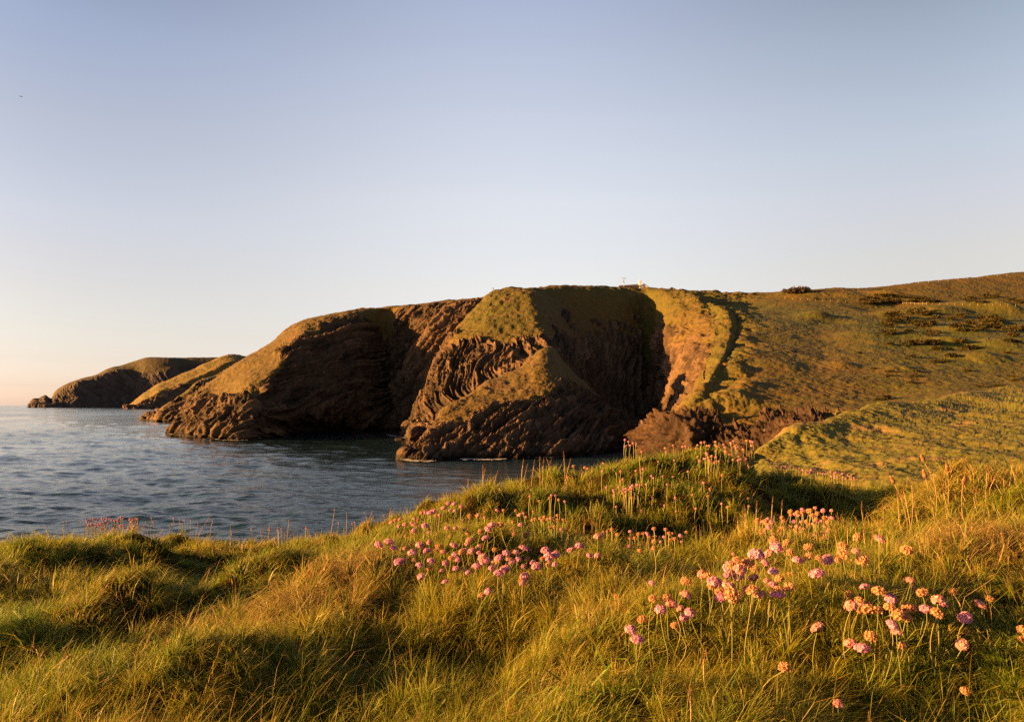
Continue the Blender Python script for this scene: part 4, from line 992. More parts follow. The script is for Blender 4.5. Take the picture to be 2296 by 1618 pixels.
# place every flower: choose the distance at which its stalk comes out 9 to 17 cm tall over the turf there
def solve(px, py, size, hgt, known=0.022):
    d0 = F * known / size
    ds = np.exp(np.linspace(math.log(max(1.0, d0 * .72)), math.log(min(10, d0 * 1.38)), 26))
    X = (px - CX) / F * ds; zg = ground_z(X, ds); zh = EYE - (py - HY) / F * ds
    e = np.abs((zh - zg) - hgt) + 0.015 * np.abs(np.log(ds / d0)) - 0.0 * ds
    i = int(np.argmin(e))
    return ds[i], X[i], zg[i], zh[i]
placed = []
for px, py, w, kind, clump in FL:
    hg = rf.uniform(.085, .15) if clump in ('tall', 'near', 'mid') else rf.uniform(.115, .165)
    d, x, zg, zh = solve(px, py, w, hg, .023 if kind != 'o' else .0215)
    if zh - zg < .035:          # head would be buried: lift it clear of the turf
        zh = zg + rf.uniform(.05, .08)
    if zh - zg > .30: zh = zg + .30
    placed.append(dict(x=x, y=d, zg=float(zg), zh=float(zh), s=min(max(w * d / F * 1.0, .011), .032), k=kind, c=clump, w=w))
placed.sort(key=lambda q: -q['w'])
SH = dict(tall='thrift in the tall sunlit near clump', near='thrift beside the dry straw patch', mid='thrift in the pink central drift', upper='thrift along the edge above the sea',
          row='thrift near the dry purple tussock', salmon='thrift in the salmon cluster below the mound', drift='thrift in the crowded drift before the shadow', crest='thrift on the crest against the cliffs',
          bank='thrift along the rim below the bank', seaward='thrift on the open sea edge', mound='thrift over the high grassy mound')
KC = dict(p='pink', o='faded orange', m='half faded salmon')
ORD = lambda i: str(i) + ('th' if 10 <= i % 100 <= 20 else {1: 'st', 2: 'nd', 3: 'rd'}.get(i % 10, 'th'))


def stalk_path(x, y, zg, zh, bend, az, tip_off=(0, 0), n_=7):
    t = np.linspace(0, 1, n_)
    bx, by = x + tip_off[0], y + tip_off[1]
    P = np.stack([bx + (x - bx) * t + bend * np.sin(t * np.pi) * math.cos(az) + .25 * bend * np.sin(2 * np.pi * t) * math.sin(az * 3),
                  by + (y - by) * t + bend * np.sin(t * np.pi) * math.sin(az), (zg - .015) + (zh - zg + .015) * t], -1)
    return P
NIND = 300
ind = placed[:NIND]; rest = placed[NIND:]
for key in {(q['c'], q['k']) for q in ind}:
    g = sorted([q for q in ind if (q['c'], q['k']) == key], key=lambda q: q['x'] / q['y'])
    for i, q in enumerate(g):
        base = "%s %s" % (KC[key[1]], SH[key[0]])
        q['label'] = base if len(g) == 1 else "%s %s, from the sea side" % (ORD(i + 1), base)
for q in ind:
    off = (rf.gauss(0, .022), rf.uniform(-.02, .02))
    bx, by = q['x'] + off[0], q['y'] + off[1]
    zb = float(ground_z(np.array([bx]), np.array([by]))[0])
    e_ = empty("thrift_flower", (bx, by, zb))
    tag(e_, q['label'], "flower", "thrift flowers on the clifftop turf")
    P = stalk_path(q['x'], q['y'], zb, q['zh'] - q['s'] * .3, rf.uniform(.004, .026), rf.uniform(0, 6.28), off)
    V, Q = tube(P - np.array([bx, by, zb]), np.linspace(.0011, .0009, len(P)) * (1.0 if q['y'] < 2.5 else 1.25))
    mesh_np("stem", V, Q, M_stem, parent=e_, attrs={"tint": np.full(len(V), rf.random())})
    h_ = bpy.data.objects.new("flower_head", rf.choice(HEADS[q['k']])); COL.objects.link(h_); h_.parent = e_
    h_.location = (q['x'] - bx, q['y'] - by, q['zh'] - zb)
    h_.scale = (q['s'] * rf.uniform(.88, 1.18), q['s'] * rf.uniform(.88, 1.1), q['s'] * (rf.uniform(.7, 1.0) if q['k'] != 'o' else rf.uniform(.85, 1.1)))
    h_.rotation_euler = (rf.gauss(0, .3), rf.gauss(0, .3), rf.uniform(0, 6.28))
# the many tiny ones beyond the nearest three hundred: one mass
Vs, Qs, mi, ti = [], [], [], []
off = 0
mats = [M_pink, M_papery, M_mixed, M_stem]
src = {}
for k in 'pom':
    me = HEADS[k][0]
    vv = np.zeros(len(me.vertices) * 3); me.vertices.foreach_get("co", vv)
    qq = np.zeros(len(me.loops), np.int32); me.loops.foreach_get("vertex_index", qq)
    tt = np.zeros(len(me.vertices), np.float32); me.attributes["tint"].data.foreach_get("value", tt)
    src[k] = (vv.reshape(-1, 3), qq.reshape(-1, 4), tt)
for q in rest:
    vv, qq, tt = src[q['k']]
    a = rf.uniform(0, 6.28); c_, s_ = math.cos(a), math.sin(a)
    W = np.stack([vv[:, 0] * c_ - vv[:, 1] * s_, vv[:, 0] * s_ + vv[:, 1] * c_, vv[:, 2]], -1) * q['s'] + [q['x'], q['y'], q['zh']]
    Vs.append(W); Qs.append(qq + off); mi.append(np.full(len(qq), 'pom'.index(q['k']))); ti.append(tt); off += len(W)
    P = stalk_path(q['x'], q['y'], q['zg'], q['zh'] - q['s'] * .3, rf.uniform(.003, .012), rf.uniform(0, 6.28))
    V, Q = tube(P, .0018, 4)
    Vs.append(V); Qs.append(Q + off); mi.append(np.full(len(Q), 3)); ti.append(np.full(len(V), rf.random())); off += len(V)
o = mesh_np("thrift_flowers", np.concatenate(Vs), np.concatenate(Qs), mats, attrs={"tint": np.concatenate(ti)}, smooth=False)
o.data.polygons.foreach_set("material_index", np.concatenate(mi).astype(np.int32))
tag(o, "tiny far thrift heads dotted over crest, rim and seaward edge", "flowers", kind="stuff")

# ------------------------------------------------------------------ plantain and grass seed stalks
def plantain_head(seed):
    r = random.Random(seed); P = [(0, 0, t) for t in np.linspace(0, 1, 9)]
    V, Q = tube(np.array(P) * [1, 1, 1], [.02, .14, .2, .22, .2, .19, .16, .1, .02], 8)
    V = V + np.array([[r.uniform(-.03, .03), r.uniform(-.03, .03), 0] for _ in V])
    fl = []
    for k in range(60):
        t = r.uniform(.08, .95); a = r.uniform(0, 6.28); rr = .2 * math.sin(t * 2.9) ** .6
        b = np.array([rr * math.cos(a), rr * math.sin(a), t]); d = np.array([math.cos(a), math.sin(a), .5]) * r.uniform(.06, .14); s = np.array([-math.sin(a), math.cos(a), 0]) * .03
        fl.append([b - s, b + s, b + d + s * .4, b + d - s * .4])
    fl = np.array(fl).reshape(-1, 3); n0 = len(V)
    Q = np.concatenate([Q, n0 + np.arange(len(fl)).reshape(-1, 4)]); V = np.concatenate([V, fl])
    return mesh_np("seed_head", V, Q, M_seed, attrs={"tint": [r.random() for _ in V]}, smooth=False, link=False)
def grass_head(seed, loose=.25):
    r = random.Random(seed); pts = []
    for k in range(64):
        t = r.uniform(0, 1); a = r.uniform(0, 6.28); w = (.04 + .16 * math.sin(min(1, t * 1.1 + .1) * 3.1)) * (1 + loose)
        b = np.array([w * .35 * math.cos(a), w * .35 * math.sin(a), t * .92]); d = np.array([math.cos(a) * w * .8, math.sin(a) * w * .8, .12]) * r.uniform(.6, 1.2); s = np.array([-math.sin(a), math.cos(a), 0]) * .022
        pts.append([b - s * .4, b + s * .4, b + d * .6 + s, b + d * .6 - s]); pts.append([b + d * .6 - s, b + d * .6 + s, b + d + s * .2, b + d - s * .2])
    V0, Q0 = tube(np.array([(0, 0, 0), (0, 0, .5), (0, 0, 1)]), .018, 4)
    fl = np.array(pts).reshape(-1, 3); n0 = len(V0)
    V = np.concatenate([V0, fl]); Q = np.concatenate([Q0, n0 + np.arange(len(fl)).reshape(-1, 4)])
    return mesh_np("seed_head", V, Q, M_seed, attrs={"tint": [r.random() for _ in V]}, smooth=False, link=False)
PH_ = [plantain_head(i) for i in range(3)]; GH_ = [grass_head(i + 10) for i in range(4)]
# (px, py of the tip, distance, head length m, kind, lean of the stalk in picture px from base to tip, place)
ST = []
def S(px, py, d, hl, kind, lean, place, hmax=.4): ST.append((px, py, d, hl, kind, lean, place))
for a, b, ln in ((105, 1173, -9), (144, 1163, 4), (149, 1170, -3), (176, 1168, 6), (190, 1172, 5), (313, 1136, 3), (319, 1148, 0), (334, 1143, 8), (329, 1155, 6), (381, 1157, 2), (404, 1164, -10), (445, 1157, -3), (471, 1129, 24), (478, 1143, 14), (517, 1154, -3), (521, 1162, 3), (584, 1166, 2), (605, 1180, 0), (649, 1163, 5), (751, 1136, 3), (778, 1150, -4), (818, 1148, -6), (835, 1148, 6), (877, 1140, 3)):
    S(a, b, 6.3 if a < 600 else 5.2, .022, 'p', ln, 'on the turf edge over the sea')
for a, b, ln in ((1012, 1106, -6), (1083, 1044, 2), (1088, 1050, 5), (1117, 1055, 6), (1048, 1074, -4), (1058, 1088, 4), (1063, 1092, 6), (1174, 1014, 5), (1199, 1005, 9), (1225, 1003, -14), (1236, 1012, 12), (1210, 1024, 0), (1219, 1020, 1), (1263, 1010, -2), (1280, 1029, 12), (1183, 1041, 8), (1432, 984, -1), (1100, 1070, 2)):
    S(a, b, 4.9, .05, 'g', ln, 'on the crest over the cove')
for a, b, ln in ((1451, 1076, 1), (1589, 1074, -18), (1338, 1115, 2), (1328, 1130, 1), (1364, 1128, 8), (1417, 1137, 2), (1310, 1150, 0), (1250, 1165, 0), (1270, 1180, -8), (1560, 1130, 3)):
    S(a, b, 3.6, .045, 'g', ln, 'in the hollow before the high mound')
for a, b, ln in ((1733, 1075, 2), (1754, 1087, 3), (1697, 1123, 2), (1929, 1126, 0), (1979, 1126, -4), (1953, 1155, 0), (1994, 1167, 3), (1878, 1129, -3), (1887, 1130, 1), (1668, 1132, -3), (1653, 1129, -8), (2048, 1135, 0), (2009, 1144, 0), (1662, 1140, 2), (1672, 1146, 4), (1708, 1150, 4)):
    S(a, b, 2.9, .04, 'g', ln, 'around the dense thrift drift')
for a, b, ln, k in ((2063, 1019, -40, 'p'), (2068, 1043, -14, 'p'), (2086, 1043, -18, 'g'), (2123, 1037, -6, 'p'), (1997, 1049, -45, 'p'), (2012, 1096, 2, 'g'), (2021, 1081, -5, 'g'), (2042, 1069, -12, 'g'), (2110, 1084, 2, 'g'), (2162, 1066, 12, 'p'), (2181, 1084, 3, 'g'), (2214, 1040, 4, 'g'), (2261, 1028, 1, 'g'), (2272, 1025, 2, 'g'), (2241, 1084, 12, 'g'), (2261, 1093, 2, 'g'), (2202, 1099, 3, 'g'), (2255, 1150, 10, 'g'), (2275, 1135, 6, 'g'), (2220, 1130, 4, 'g'), (2188, 1140, 2, 'g'), (2150, 1120, -2, 'g'), (2286, 1170, 4, 'g')):
    S(a, b, 2.9, .042, k, ln, 'above the dry golden mound')
for a, b, ln in ((1900, 1165, 2), (1918, 1160, -3), (1935, 1172, 4), (1960, 1185, 6), (1975, 1160, 8), (2000, 1190, 3), (1985, 1205, 2), (1867, 1180, 2)):
    S(a, b, 2.35, .04, 'g', ln, 'behind the faded orange thrift heads')
for a, b, d, ln, k in ((245, 1319, 2.35, -55, 'p'), (245, 1374, 2.1, 29, 'p'), (95, 1530, 1.55, 20, 'p'), (159, 1538, 1.5, 62, 'p'), (77, 1443, 1.8, -32, 'p'), (327, 1408, 1.95, -14, 'p'), (378, 1430, 1.85, 10, 'p'), (278, 1271, 3.0, 0, 'g'), (572, 1274, 3.0, 2, 'g'), (675, 1258, 2.8, -20, 'g'), (328, 1292, 2.7, 0, 'g'), (1375, 1385, 1.6, -6, 'g'), (940, 1595, 1.2, 2, 'g'), (1545, 1600, 1.1, 2, 'g'), (1580, 1500, 1.2, 0, 'g'), (1950, 1600, 1.05, 0, 'g'), (2300, 1290, 1.6, 6, 'g'), (2255, 1290, 1.6, 4, 'g')):
    S(a, b, d, .016 if k == 'p' else .03, k, ln, 'in the near turf of the slope')
cnt = {}
out_st = []
for px, py, d, hl, k, ln, place in ST:
    d = d * rf.uniform(.97, 1.03)
    x = (px - CX) / F * d; z = EYE - (py - HY) / F * d
    bx = (px - ln - CX) / F * d; by = d * rf.uniform(.97, 1.02)
    zb = float(ground_z(np.array([bx]), np.array([by]))[0])
    if z - zb < .06: z = zb + .08
    z = min(z, zb + (.21 if place.startswith('in the hollow') or place.startswith('around') else .26))
    out_st.append(dict(x=x, y=d, z=z, bx=bx, by=by, zb=zb, hl=hl, k=k, place=place))
for key in {(q['place'], q['k']) for q in out_st}:
    g = sorted([q for q in out_st if (q['place'], q['k']) == key], key=lambda q: q['x'] / q['y'])
    for i, q in enumerate(g):
        nm = "brown plantain stalk" if key[1] == 'p' else "dry grass seed stalk"
        q['label'] = "%s %s" % (nm, key[0]) if len(g) == 1 else "%s %s %s, from the sea" % (ORD(i + 1), nm, key[0])
for q in out_st:
    e_ = empty("plantain_stalk" if q['k'] == 'p' else "grass_stalk", (q['bx'], q['by'], q['zb']))
    tag(e_, q['label'], "seed stalk", "seed stalks standing in the turf")
    tip = np.array([q['x'] - q['bx'], q['y'] - q['by'], q['z'] - q['zb']])
    t = np.linspace(0, 1, 9)
    bend = rf.uniform(-.02, .02) + (.05 * (1 if tip[0] > 0 else -1) * min(1, abs(tip[0]) / .05))
    P = np.stack([tip[0] * t ** 1.4 - bend * .25 * np.sin(t * np.pi), tip[1] * t, -.01 + (tip[2] + .01) * t ** .95], -1)
    hd = P[-1] - P[-2]; hd /= np.linalg.norm(hd)
    P[-1] -= hd * q['hl'] * .9
    V, Q = tube(P, np.linspace(.0013, .0009, len(P)) * max(1, (q['y'] / 2.2) ** .6), 5)
    mesh_np("stem", V, Q, M_straw, parent=e_, attrs={"tint": np.full(len(V), rf.random())})
    h_ = bpy.data.objects.new("seed_head", rf.choice(PH_ if q['k'] == 'p' else GH_)); COL.objects.link(h_); h_.parent = e_
    h_.location = tuple(P[-1])
    h_.rotation_euler = (math.atan2(-hd[1], hd[2]), math.asin(max(-1, min(1, hd[0]))), rf.uniform(0, 6.28)) if False else (0, math.atan2(hd[0], hd[2]), 0)
    w_ = q['hl'] * (.85 if q['k'] == 'p' else .65)
    h_.scale = (w_, w_, q['hl'])

# ------------------------------------------------------------------ small things on the skyline and the hillside
def flat_mat(name, col, rough=.8, nz=0.0, scale=3.0):
    m, n, l, out = new_mat(name)
    bs = n.new("ShaderNodeBsdfPrincipled"); bs.inputs["Roughness"].default_value = rough; bs.inputs["Specular IOR Level"].default_value = .2
    col = dim(col, .7)
    c = mixc(n, l, noise(n, l, scale, 4, .6, pos(n, l)), tuple(v * (1 - nz) for v in col), tuple(min(1, v * (1 + nz)) for v in col))
    l.new(c, bs.inputs["Base Color"]); l.new(bs.outputs[0], out.inputs[0])
    return m
M_white = flat_mat("white_render", (.78, .74, .66), nz=.05); M_slate = flat_mat("slate_roof", (.09, .075, .07), nz=.2, scale=2)
M_wood = flat_mat("weathered_wood", (.28, .22, .16), nz=.25, scale=8); M_dark = flat_mat("dark_glass", (.03, .035, .04), rough=.3)
M_pot = flat_mat("clay_pot", (.25, .16, .1)); M_rock = flat_mat("sea_rock", (.04, .028, .02), nz=.5, scale=.8)
M_post = flat_mat("bleached_post", (.34, .25, .16), nz=.2)

def box(c, s, rz=0.0):
    x, y, z = s[0] / 2, s[1] / 2, s[2] / 2
    V = np.array([(-x, -y, -z), (x, -y, -z), (x, y, -z), (-x, y, -z), (-x, -y, z), (x, -y, z), (x, y, z), (-x, y, z)])
    co, si = math.cos(rz), math.sin(rz)
    V = np.stack([V[:, 0] * co - V[:, 1] * si, V[:, 0] * si + V[:, 1] * co, V[:, 2]], -1) + np.array(c)
    Q = np.array([(0, 3, 2, 1), (4, 5, 6, 7), (0, 1, 5, 4), (1, 2, 6, 5), (2, 3, 7, 6), (3, 0, 4, 7)])
    return V, Q
def multi(name, L, mat, parent=None, smooth=False):
    Vs, Qs, off = [], [], 0
    for V, Q in L: Vs.append(V); Qs.append(np.asarray(Q) + off); off += len(V)
    return mesh_np(name, np.concatenate(Vs), np.concatenate(Qs), mat, parent=parent, smooth=smooth)

# cottage: long roof running away to the seaward side, white gable facing the viewer, chimney at the joint
d = 560.0
p0 = U(1444, 646, d)
e_ = empty("cottage", tuple(p0 - np.array([0, 0, 1.5])))
tag(e_, "low white cottage with white gable and chimney on the skyline", "cottage")
k = d / F
W, Hh = 20 * k, 6.3 * k          # gable width, rise
gb = 2.6
V = np.array([(-W / 2, 0, 0), (W / 2, 0, 0), (W / 2, 0, gb), (0, 0, gb + Hh), (-W / 2, 0, gb), (-W / 2, 9, 0), (W / 2, 9, 0), (W / 2, 9, gb), (0, 9, gb + Hh), (-W / 2, 9, gb)])
mesh_np("wall", V, [np.array([(0, 1, 2, 4), (6, 5, 9, 7), (1, 6, 7, 2), (5, 0, 4, 9)]), np.array([(4, 2, 3), (7, 9, 8)])], M_white, parent=e_, smooth=False)
rf2 = []
for s in (-1, 1):
    a, b = np.array([s * (W / 2 + .35), -.3, gb - .12]), np.array([0, -.3, gb + Hh + .12])
    V = np.array([a, b, b + [0, 9.6, 0], a + [0, 9.6, 0]]); V2 = V + [0, 0, .22]
    rf2.append((np.concatenate([V, V2]), np.array([(0, 1, 2, 3), (7, 6, 5, 4), (0, 4, 5, 1), (2, 6, 7, 3), (0, 3, 7, 4), (1, 5, 6, 2)])))
roof = multi("roof", rf2, M_slate, e_)
multi("chimney", [box((-W * .36, 2.2, gb + Hh * .9 + .6), (2.0, 1.4, 4.2)), box((-W * .36, 2.2, gb + Hh * .9 + 2.8), (2.3, 1.7, .3)), box((-W * .36, 2.2, gb + Hh * .9 + 3.5), (.6, .6, 1.2))], M_white, roof)
wing = [box((-W * .5 - 8, 4.5, gb * .5), (16, 6.5, gb + 1.0))]
multi("wing", wing, M_slate, e_)
V = np.array([(-16, -3.8, 0), (1.5, -3.8, 0), (1.5, 0, 2.4), (-16, 0, 1.2), (-16, 3.8, 0), (1.5, 3.8, 0)]) + np.array([-W * .5 + .5, 4.5, gb + .6])
mesh_np("roof", V, np.array([(0, 1, 2, 3), (5, 4, 3, 2)]), M_slate, parent=e_, smooth=False)
multi("window", [box((0, -.06, gb + .3), (.9, .1, 1.1))], M_dark, e_)

def pole(px, ytop, ybase, d, arm, label):
    b = U(px, ybase, d); k = d / F; h = (ybase - ytop) * k
    e_ = empty("utility_pole", tuple(b - np.array([0, 0, 2.0]))); tag(e_, label, "pole", "wooden poles on the skyline")
    V, Q = tube([(0, 0, 0), (0, 0, (h + 2) * .5), (0, 0, h + 2)], [.22, .19, .16], 8)
    mesh_np("post", V, Q, M_wood, parent=e_)
    multi("crossarm", [box((0, 0, h + 1.75), (arm, .22, .25))], M_wood, e_)
    L = [box((s * arm * .45, 0, h + 2.05), (.18, .18, .4)) for s in (-1, 0, 1)]
    for l_ in L: multi("insulator", [l_], M_pot, e_)
    if arm > 3: multi("transformer", [box((-.25, -.2, h - .6), (.7, .6, 1.0))], M_wood, e_)
pole(1399, 623, 646, 540, 3.4, "wooden utility pole with crossarm and transformer beside the cottage")
pole(1780, 642, 655, 520, 1.6, "thin pole standing in front of the rounded skyline shrubs")
pole(1106, 646, 659, 430, .9, "short pole on the shoulder of the green capped buttress")
pole(1224, 643, 650, 500, .7, "short pole on the plateau edge above the shaded cove wall")

# ---- leafy clumps: gorse and thorn bushes
def leaf_mat(name, a, b, c):
    m, n, l, out = new_mat(name)
    t = attr(n, "tint")
    col = ramp(n, l, t, [(0, dim(a)), (.5, dim(b)), (1, dim(c))])
    d_ = n.new("ShaderNodeBsdfPrincipled"); d_.inputs["Roughness"].default_value = .7; d_.inputs["Specular IOR Level"].default_value = .15
    l.new(col, d_.inputs["Base Color"]); l.new(d_.outputs[0], out.inputs[0])
    return m
M_gorse = leaf_mat("gorse_foliage", (.022, .022, .008), (.07, .062, .017), (.15, .11, .032))
M_thorn = leaf_mat("thorn_foliage", (.05, .04, .02), (.10, .075, .035), (.17, .11, .055))
M_bark = flat_mat("bush_bark", (.08, .055, .035), nz=.3)
def bush_mesh(seed, mat, name="crown", nleaf=900, leaf=.16):
    """unit bush: about 1 high, 1.3 across, uneven lobes of small leaf tufts"""
    r = np.random.default_rng(seed)
    nl = 7
    c = np.stack([r.uniform(-.42, .42, nl), r.uniform(-.42, .42, nl), r.uniform(.25, .62, nl)], -1); rad = r.uniform(.2, .36, nl)
    i = r.integers(0, nl, nleaf)
    dvec = r.normal(0, 1, (nleaf, 3)); dvec /= np.linalg.norm(dvec, axis=1, keepdims=True)
    p = c[i] + dvec * (rad[i] * r.uniform(.6, 1.08, nleaf))[:, None]
    p[:, 2] = np.maximum(p[:, 2], .02)
    a = r.normal(0, 1, (nleaf, 3)); a /= np.linalg.norm(a, axis=1, keepdims=True); b = np.cross(a, dvec); b /= np.linalg.norm(b, axis=1, keepdims=True) + 1e-9
    L = leaf * r.uniform(.5, 1.2, nleaf)[:, None]
    V = np.stack([p - b * L * .35, p + a * L * .2 + b * 0, p + b * L * .35, p + (dvec + a * .4) * L], 1).reshape(-1, 3)
    t = np.clip(.5 + .25 * r.normal(0, 1, nleaf) + .3 * (c[i, 0]), 0, 1)
    return mesh_np(name, V, np.arange(nleaf * 4).reshape(-1, 4), mat, attrs={"tint": np.repeat(t, 4)}, smooth=False, link=False)
BM = [bush_mesh(i, M_gorse) for i in range(4)]; TM = [bush_mesh(20 + i, M_thorn) for i in range(3)]
# height lookup on the built terrain grids
from mathutils.bvhtree import BVHTree
bpy.context.view_layer.update()
_bv = {}
def cast(name, px, py):
    """point where the line of sight through (px, py) meets a named landform"""
    if name not in _bv:
        o_ = bpy.data.objects[name]
        _bv[name] = BVHTree.FromObject(o_, bpy.context.evaluated_depsgraph_get())
    dv = U(px, py, 1.0) - np.array([0, 0, EYE])
    h = _bv[name].ray_cast((0, 0, EYE), tuple(dv / np.linalg.norm(dv)))
    return None if h[0] is None else np.array(h[0])
BUSH = []
def bush(px, py, w_px, asp, meshes, label, group, cat="bush", name="gorse_bush", land="hillside", d=None):
    p_ = cast(land, px, py) if d is None else U(px, py, d)
    if p_ is None: return
    w = w_px * p_[1] / F; h = w * asp
    e_ = empty(name, tuple(p_ - np.array([0, 0, h * .06])))
    tag(e_, label, cat, group)
    c_ = bpy.data.objects.new("crown", rf.choice(meshes)); COL.objects.link(c_); c_.parent = e_
    c_.scale = (w / 1.2, w / 1.2, h); c_.rotation_euler = (0, 0, rf.uniform(0, 6.28))
    V, Q = tube([(0, 0, -.3 * h), (0.05 * w, 0, .25 * h), (.1 * w, 0, .5 * h)], [.05 * w, .04 * w, .02 * w], 6)
    mesh_np("trunk", V, Q, M_bark, parent=e_)
for i, (a, b, w, s) in enumerate(((1764, 655.5, 22, .45), (1780, 655.5, 26, .55), (1797, 655.5, 30, .55))):
    bush(a, b, w, s, TM, ("low end bush of the skyline shrubs, nearest the cottage", "middle bush behind the thin pole on the skyline", "rounded tallest bush of the skyline shrubs")[i], "rounded shrubs on the skyline", name="thorn_bush", d=468)
bush(1505, 649, 12, .5, TM, "lone rounded bush on the skyline just inland of the cottage", None, name="thorn_bush", d=500)
rb = random.Random(5)
HB = []
for _ in range(46): HB.append((rb.uniform(1990, 2290), 0, rb.uniform(16, 34)))
HB = [(x, rb.triangular(700, 790, 722) + (x - 2140) * .06, w) for x, _y, w in HB]
for _ in range(26): HB.append((rb.uniform(1905, 2110), rb.uniform(668, 684), rb.uniform(12, 22)))
for _ in range(14): HB.append((rb.uniform(2160, 2292), rb.uniform(655, 676) + 4, rb.uniform(12, 22)))
for _ in range(12): HB.append((rb.uniform(1955, 2290), rb.uniform(790, 860), rb.uniform(12, 20)))
HB += [(1990, 668, 26), (1975, 664, 22), (1960, 672, 22), (1985, 893, 22), (1968, 897, 18), (2130, 800, 24), (1690, 661, 12), (1830, 672, 14), (1925, 792, 12), (2235, 865, 18), (2200, 868, 16)]
zone = lambda x, y: 'on the long dark hedge line under the plateau' if y < 690 and x < 2130 else 'on the far field margin above the fence' if y < 690 else 'in the dark thicket on the upper hillside' if y < 795 else 'on the lower hillside'
HB2 = []
for x, y, w in HB: HB2.append([x, y, w, zone(x, y)])
for zn in {h[3] for h in HB2}:
    g = sorted([h for h in HB2 if h[3] == zn])
    for i, h in enumerate(g): h.append("%s gorse bush %s, from the sea" % (ORD(i + 1), zn))
for x, y, w, zn, lab in HB2:
    bush(x, y, w, rb.uniform(.38, .55), BM, lab, "gorse bushes on the hillside")

# ---- fence posts
def post(px, py, land, h, label, d=None):
    p_ = cast(land, px, py) if d is None else U(px, py, d)
    if p_ is None: return None
    V, Q = tube([(0, 0, -.3), (0, 0, h * .6), (0, 0, h)], [.085, .08, .07], 6)
    o_ = mesh_np("fence_post", V, Q, M_post); o_.location = tuple(p_)
    tag(o_, label, "fence post", "fence posts on the hill")
    return p_
fx = [(x, 686.5 + (x - 2260) * .02) for x in range(2090, 2294, 17)]
for i, (x, y) in enumerate(fx): post(x, y, "hillside", 1.3, "%s pale post of the fence below the far field, from the sea side" % ORD(i + 1))
for i, (x, y) in enumerate([(1760 + k * 17, 671 + k * .9) for k in range(9)]): post(x, y, "hillside", 1.3, "%s post of the hedge bank, from the sea side" % ORD(i + 1))
for i, (x, y) in enumerate([(2060 + k * 22, 637 - k * 2.1) for k in range(10)]): post(x, y, "hillside", 1.4, "%s post of the fence along the top field edge, from the sea side" % ORD(i + 1))
# wooden rail barrier on the hillside
pa_, pb_ = cast("hillside", 2024, 682), cast("hillside", 2078, 684)
if pa_ is not None and pb_ is not None:
    e_ = empty("rail_fence", tuple(pa_)); tag(e_, "pale wooden rail fence with a gate post on the upper hillside", "fence")
    dv = pb_ - pa_; L_ = np.linalg.norm(dv); u_ = dv / L_
    for z_ in (.7, 1.15): 
        V, Q = tube([np.array([0, 0, z_]), dv * .5 + [0, 0, z_], dv + [0, 0, z_]], .055, 6); mesh_np("rail", V, Q, M_post, parent=e_)
    for t in np.linspace(0, 1, 7):
        V, Q = tube([dv * t + [0, 0, -.3], dv * t + [0, 0, .6], dv * t + [0, 0, 1.4 if t < .8 else 2.2]], .08, 6); mesh_np("post", V, Q, M_post, parent=e_)

# ---- skerries at the waterline
def rock(px, py, w_px, asp, label, seed):
    d_ = EYE * F / (py - HY); w = w_px * d_ / F
    th, ph = np.meshgrid(np.linspace(0, 2 * np.pi, 33)[:-1], np.linspace(-.6, 1.57, 14), indexing='ij')
    x, y, z = np.cos(th) * np.cos(ph), np.sin(th) * np.cos(ph), np.sin(ph)
    q = 1 + .35 * fbm(x * 1.6 + seed * 9, y * 1.6, z * 1.6, 4, seed, ridged=True)
    V = np.stack([x * q * w / 2, y * q * w / 2.5, z * q * w * asp], -1)
    i = np.arange(32 * 14).reshape(32, 14)
    Q = np.stack([i[:, :-1], np.roll(i, -1, 0)[:, :-1], np.roll(i, -1, 0)[:, 1:], i[:, 1:]], -1).reshape(-1, 4)
    o_ = mesh_np("sea_rock", V.reshape(-1, 3), Q, M_rock, smooth=False); o_.location = ((px - CX) / F * d_, d_, 0)
    tag(o_, label, "rock", "rocks at the foot of the cliffs")
rock(349, 943.5, 16, .22, "small dark rock awash off the low dark point", 1)
rock(898, 985, 22, .14, "flat dark rock awash at the left foot of the folded buttress".replace("left ", "seaward "), 2)
rock(914, 1027, 14, .5, "upright dark rock at the tip of the pointed spur", 3)
rock(930, 1033, 12, .4, "squat dark rock beside the tip of the pointed spur", 4)
rock(415, 979, 10, .3, "small orange lit rock at the toe of the steep headland", 5)
rock(470, 984.5, 14, .25, "low rock in the surf under the sunlit strata of the headland", 6)

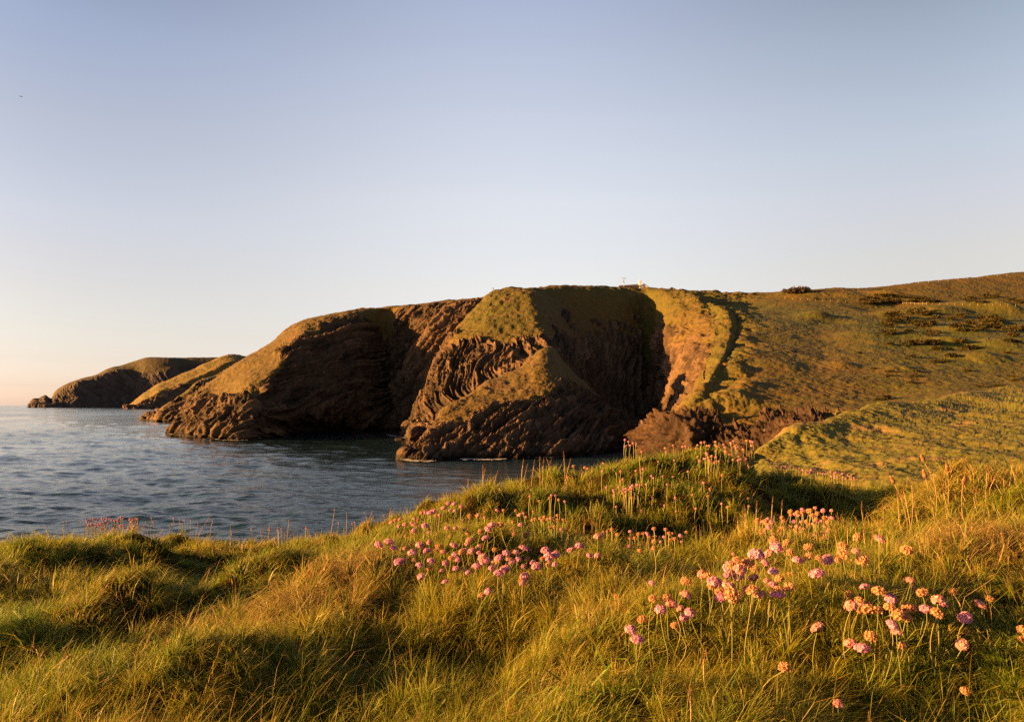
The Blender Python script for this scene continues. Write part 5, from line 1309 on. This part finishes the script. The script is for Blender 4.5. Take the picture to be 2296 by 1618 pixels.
# ---- gull
b = U(48, 218, 60.0)
e_ = empty("gull", tuple(b)); tag(e_, "small distant gull gliding high in the pale blue sky", "bird")
M_gull = flat_mat("gull_feathers", (.35, .36, .42))
t = np.linspace(-1, 1, 17); sp_ = .26
chord = .07 * (1 - np.abs(t) ** 2) + .012
zz_ = .05 * (1 - np.abs(t)) - .10 * t
lead = np.stack([t * sp_, -.04 * (1 - np.abs(t)) + 0 * t, zz_], -1); trail = lead + np.stack([0 * t, chord, 0 * t - .01], -1)
mid_ = (lead + trail) / 2 + [0, 0, .008]
V = np.concatenate([lead, mid_, trail]); ii = np.arange(17)
Q = np.concatenate([np.stack([ii[:-1] + a * 17, ii[1:] + a * 17, ii[1:] + (a + 1) * 17, ii[:-1] + (a + 1) * 17], -1) for a in (0, 1)])
mesh_np("wings", V, Q, M_gull, parent=e_)
V, Q = tube([(0, -.14, .05), (0, -.1, .055), (0, -.03, .05), (0, .05, .05), (0, .16, .045), (0, .2, .045)], [.004, .018, .028, .026, .014, .02], 8); mesh_np("body", V, Q, M_gull, parent=e_)

# ---- white wash where the swell meets the rock
M_foam = flat_mat("sea_foam", (.62, .6, .58), nz=.2, scale=6)
FO = [((905, 1029), (925, 1034), (968, 1036)), ((1040, 1031), (1088, 1032), (1140, 1031)), ((1180, 1029), (1235, 1028), (1260, 1026)), ((470, 984), (515, 988), (560, 987)), ((560, 987), (580, 984), (600, 981)), ((870, 976), (900, 981), (930, 984)), ((384, 973.5), (410, 977), (440, 981)), ((930, 970), (950, 970), (975, 971)), ((1400, 1003), (1425, 1000), (1440, 1001))]
r = np.random.default_rng(12); Vs, Qs, off = [], [], 0
for fi, pts in enumerate(FO):
    pts = np.array(pts, float); n_ = 130 if fi not in (2,) else 8
    for _ in range(n_):
        t_ = r.random() * (len(pts) - 1.001); i_ = int(t_); p_ = pts[i_] + (pts[i_ + 1] - pts[i_]) * (t_ - i_)
        d_ = EYE * F / (p_[1] - HY); x_ = (p_[0] - CX) / F * d_ + r.normal(0, .6); y_ = d_ - abs(r.normal(0, 2.2)) + 1.0
        a_ = np.linspace(0, 2 * np.pi, 9)[:-1]; rr_ = r.uniform(.5, 1, 8) * r.uniform(.1, .55)
        Vv = np.stack([x_ + np.cos(a_) * rr_ * 1.9, y_ + np.sin(a_) * rr_, np.full(8, .36) + r.uniform(0, .05)], -1)
        Vs.append(np.concatenate([Vv, [[x_, y_, .42]]])); Qs.append(np.stack([np.arange(8), (np.arange(8) + 1) % 8, np.full(8, 8)], -1) + off); off += 9
o = mesh_np("foam", np.concatenate(Vs), np.concatenate(Qs), M_foam)
tag(o, "thin white wash along the foot of the rocks", "foam", kind="stuff")
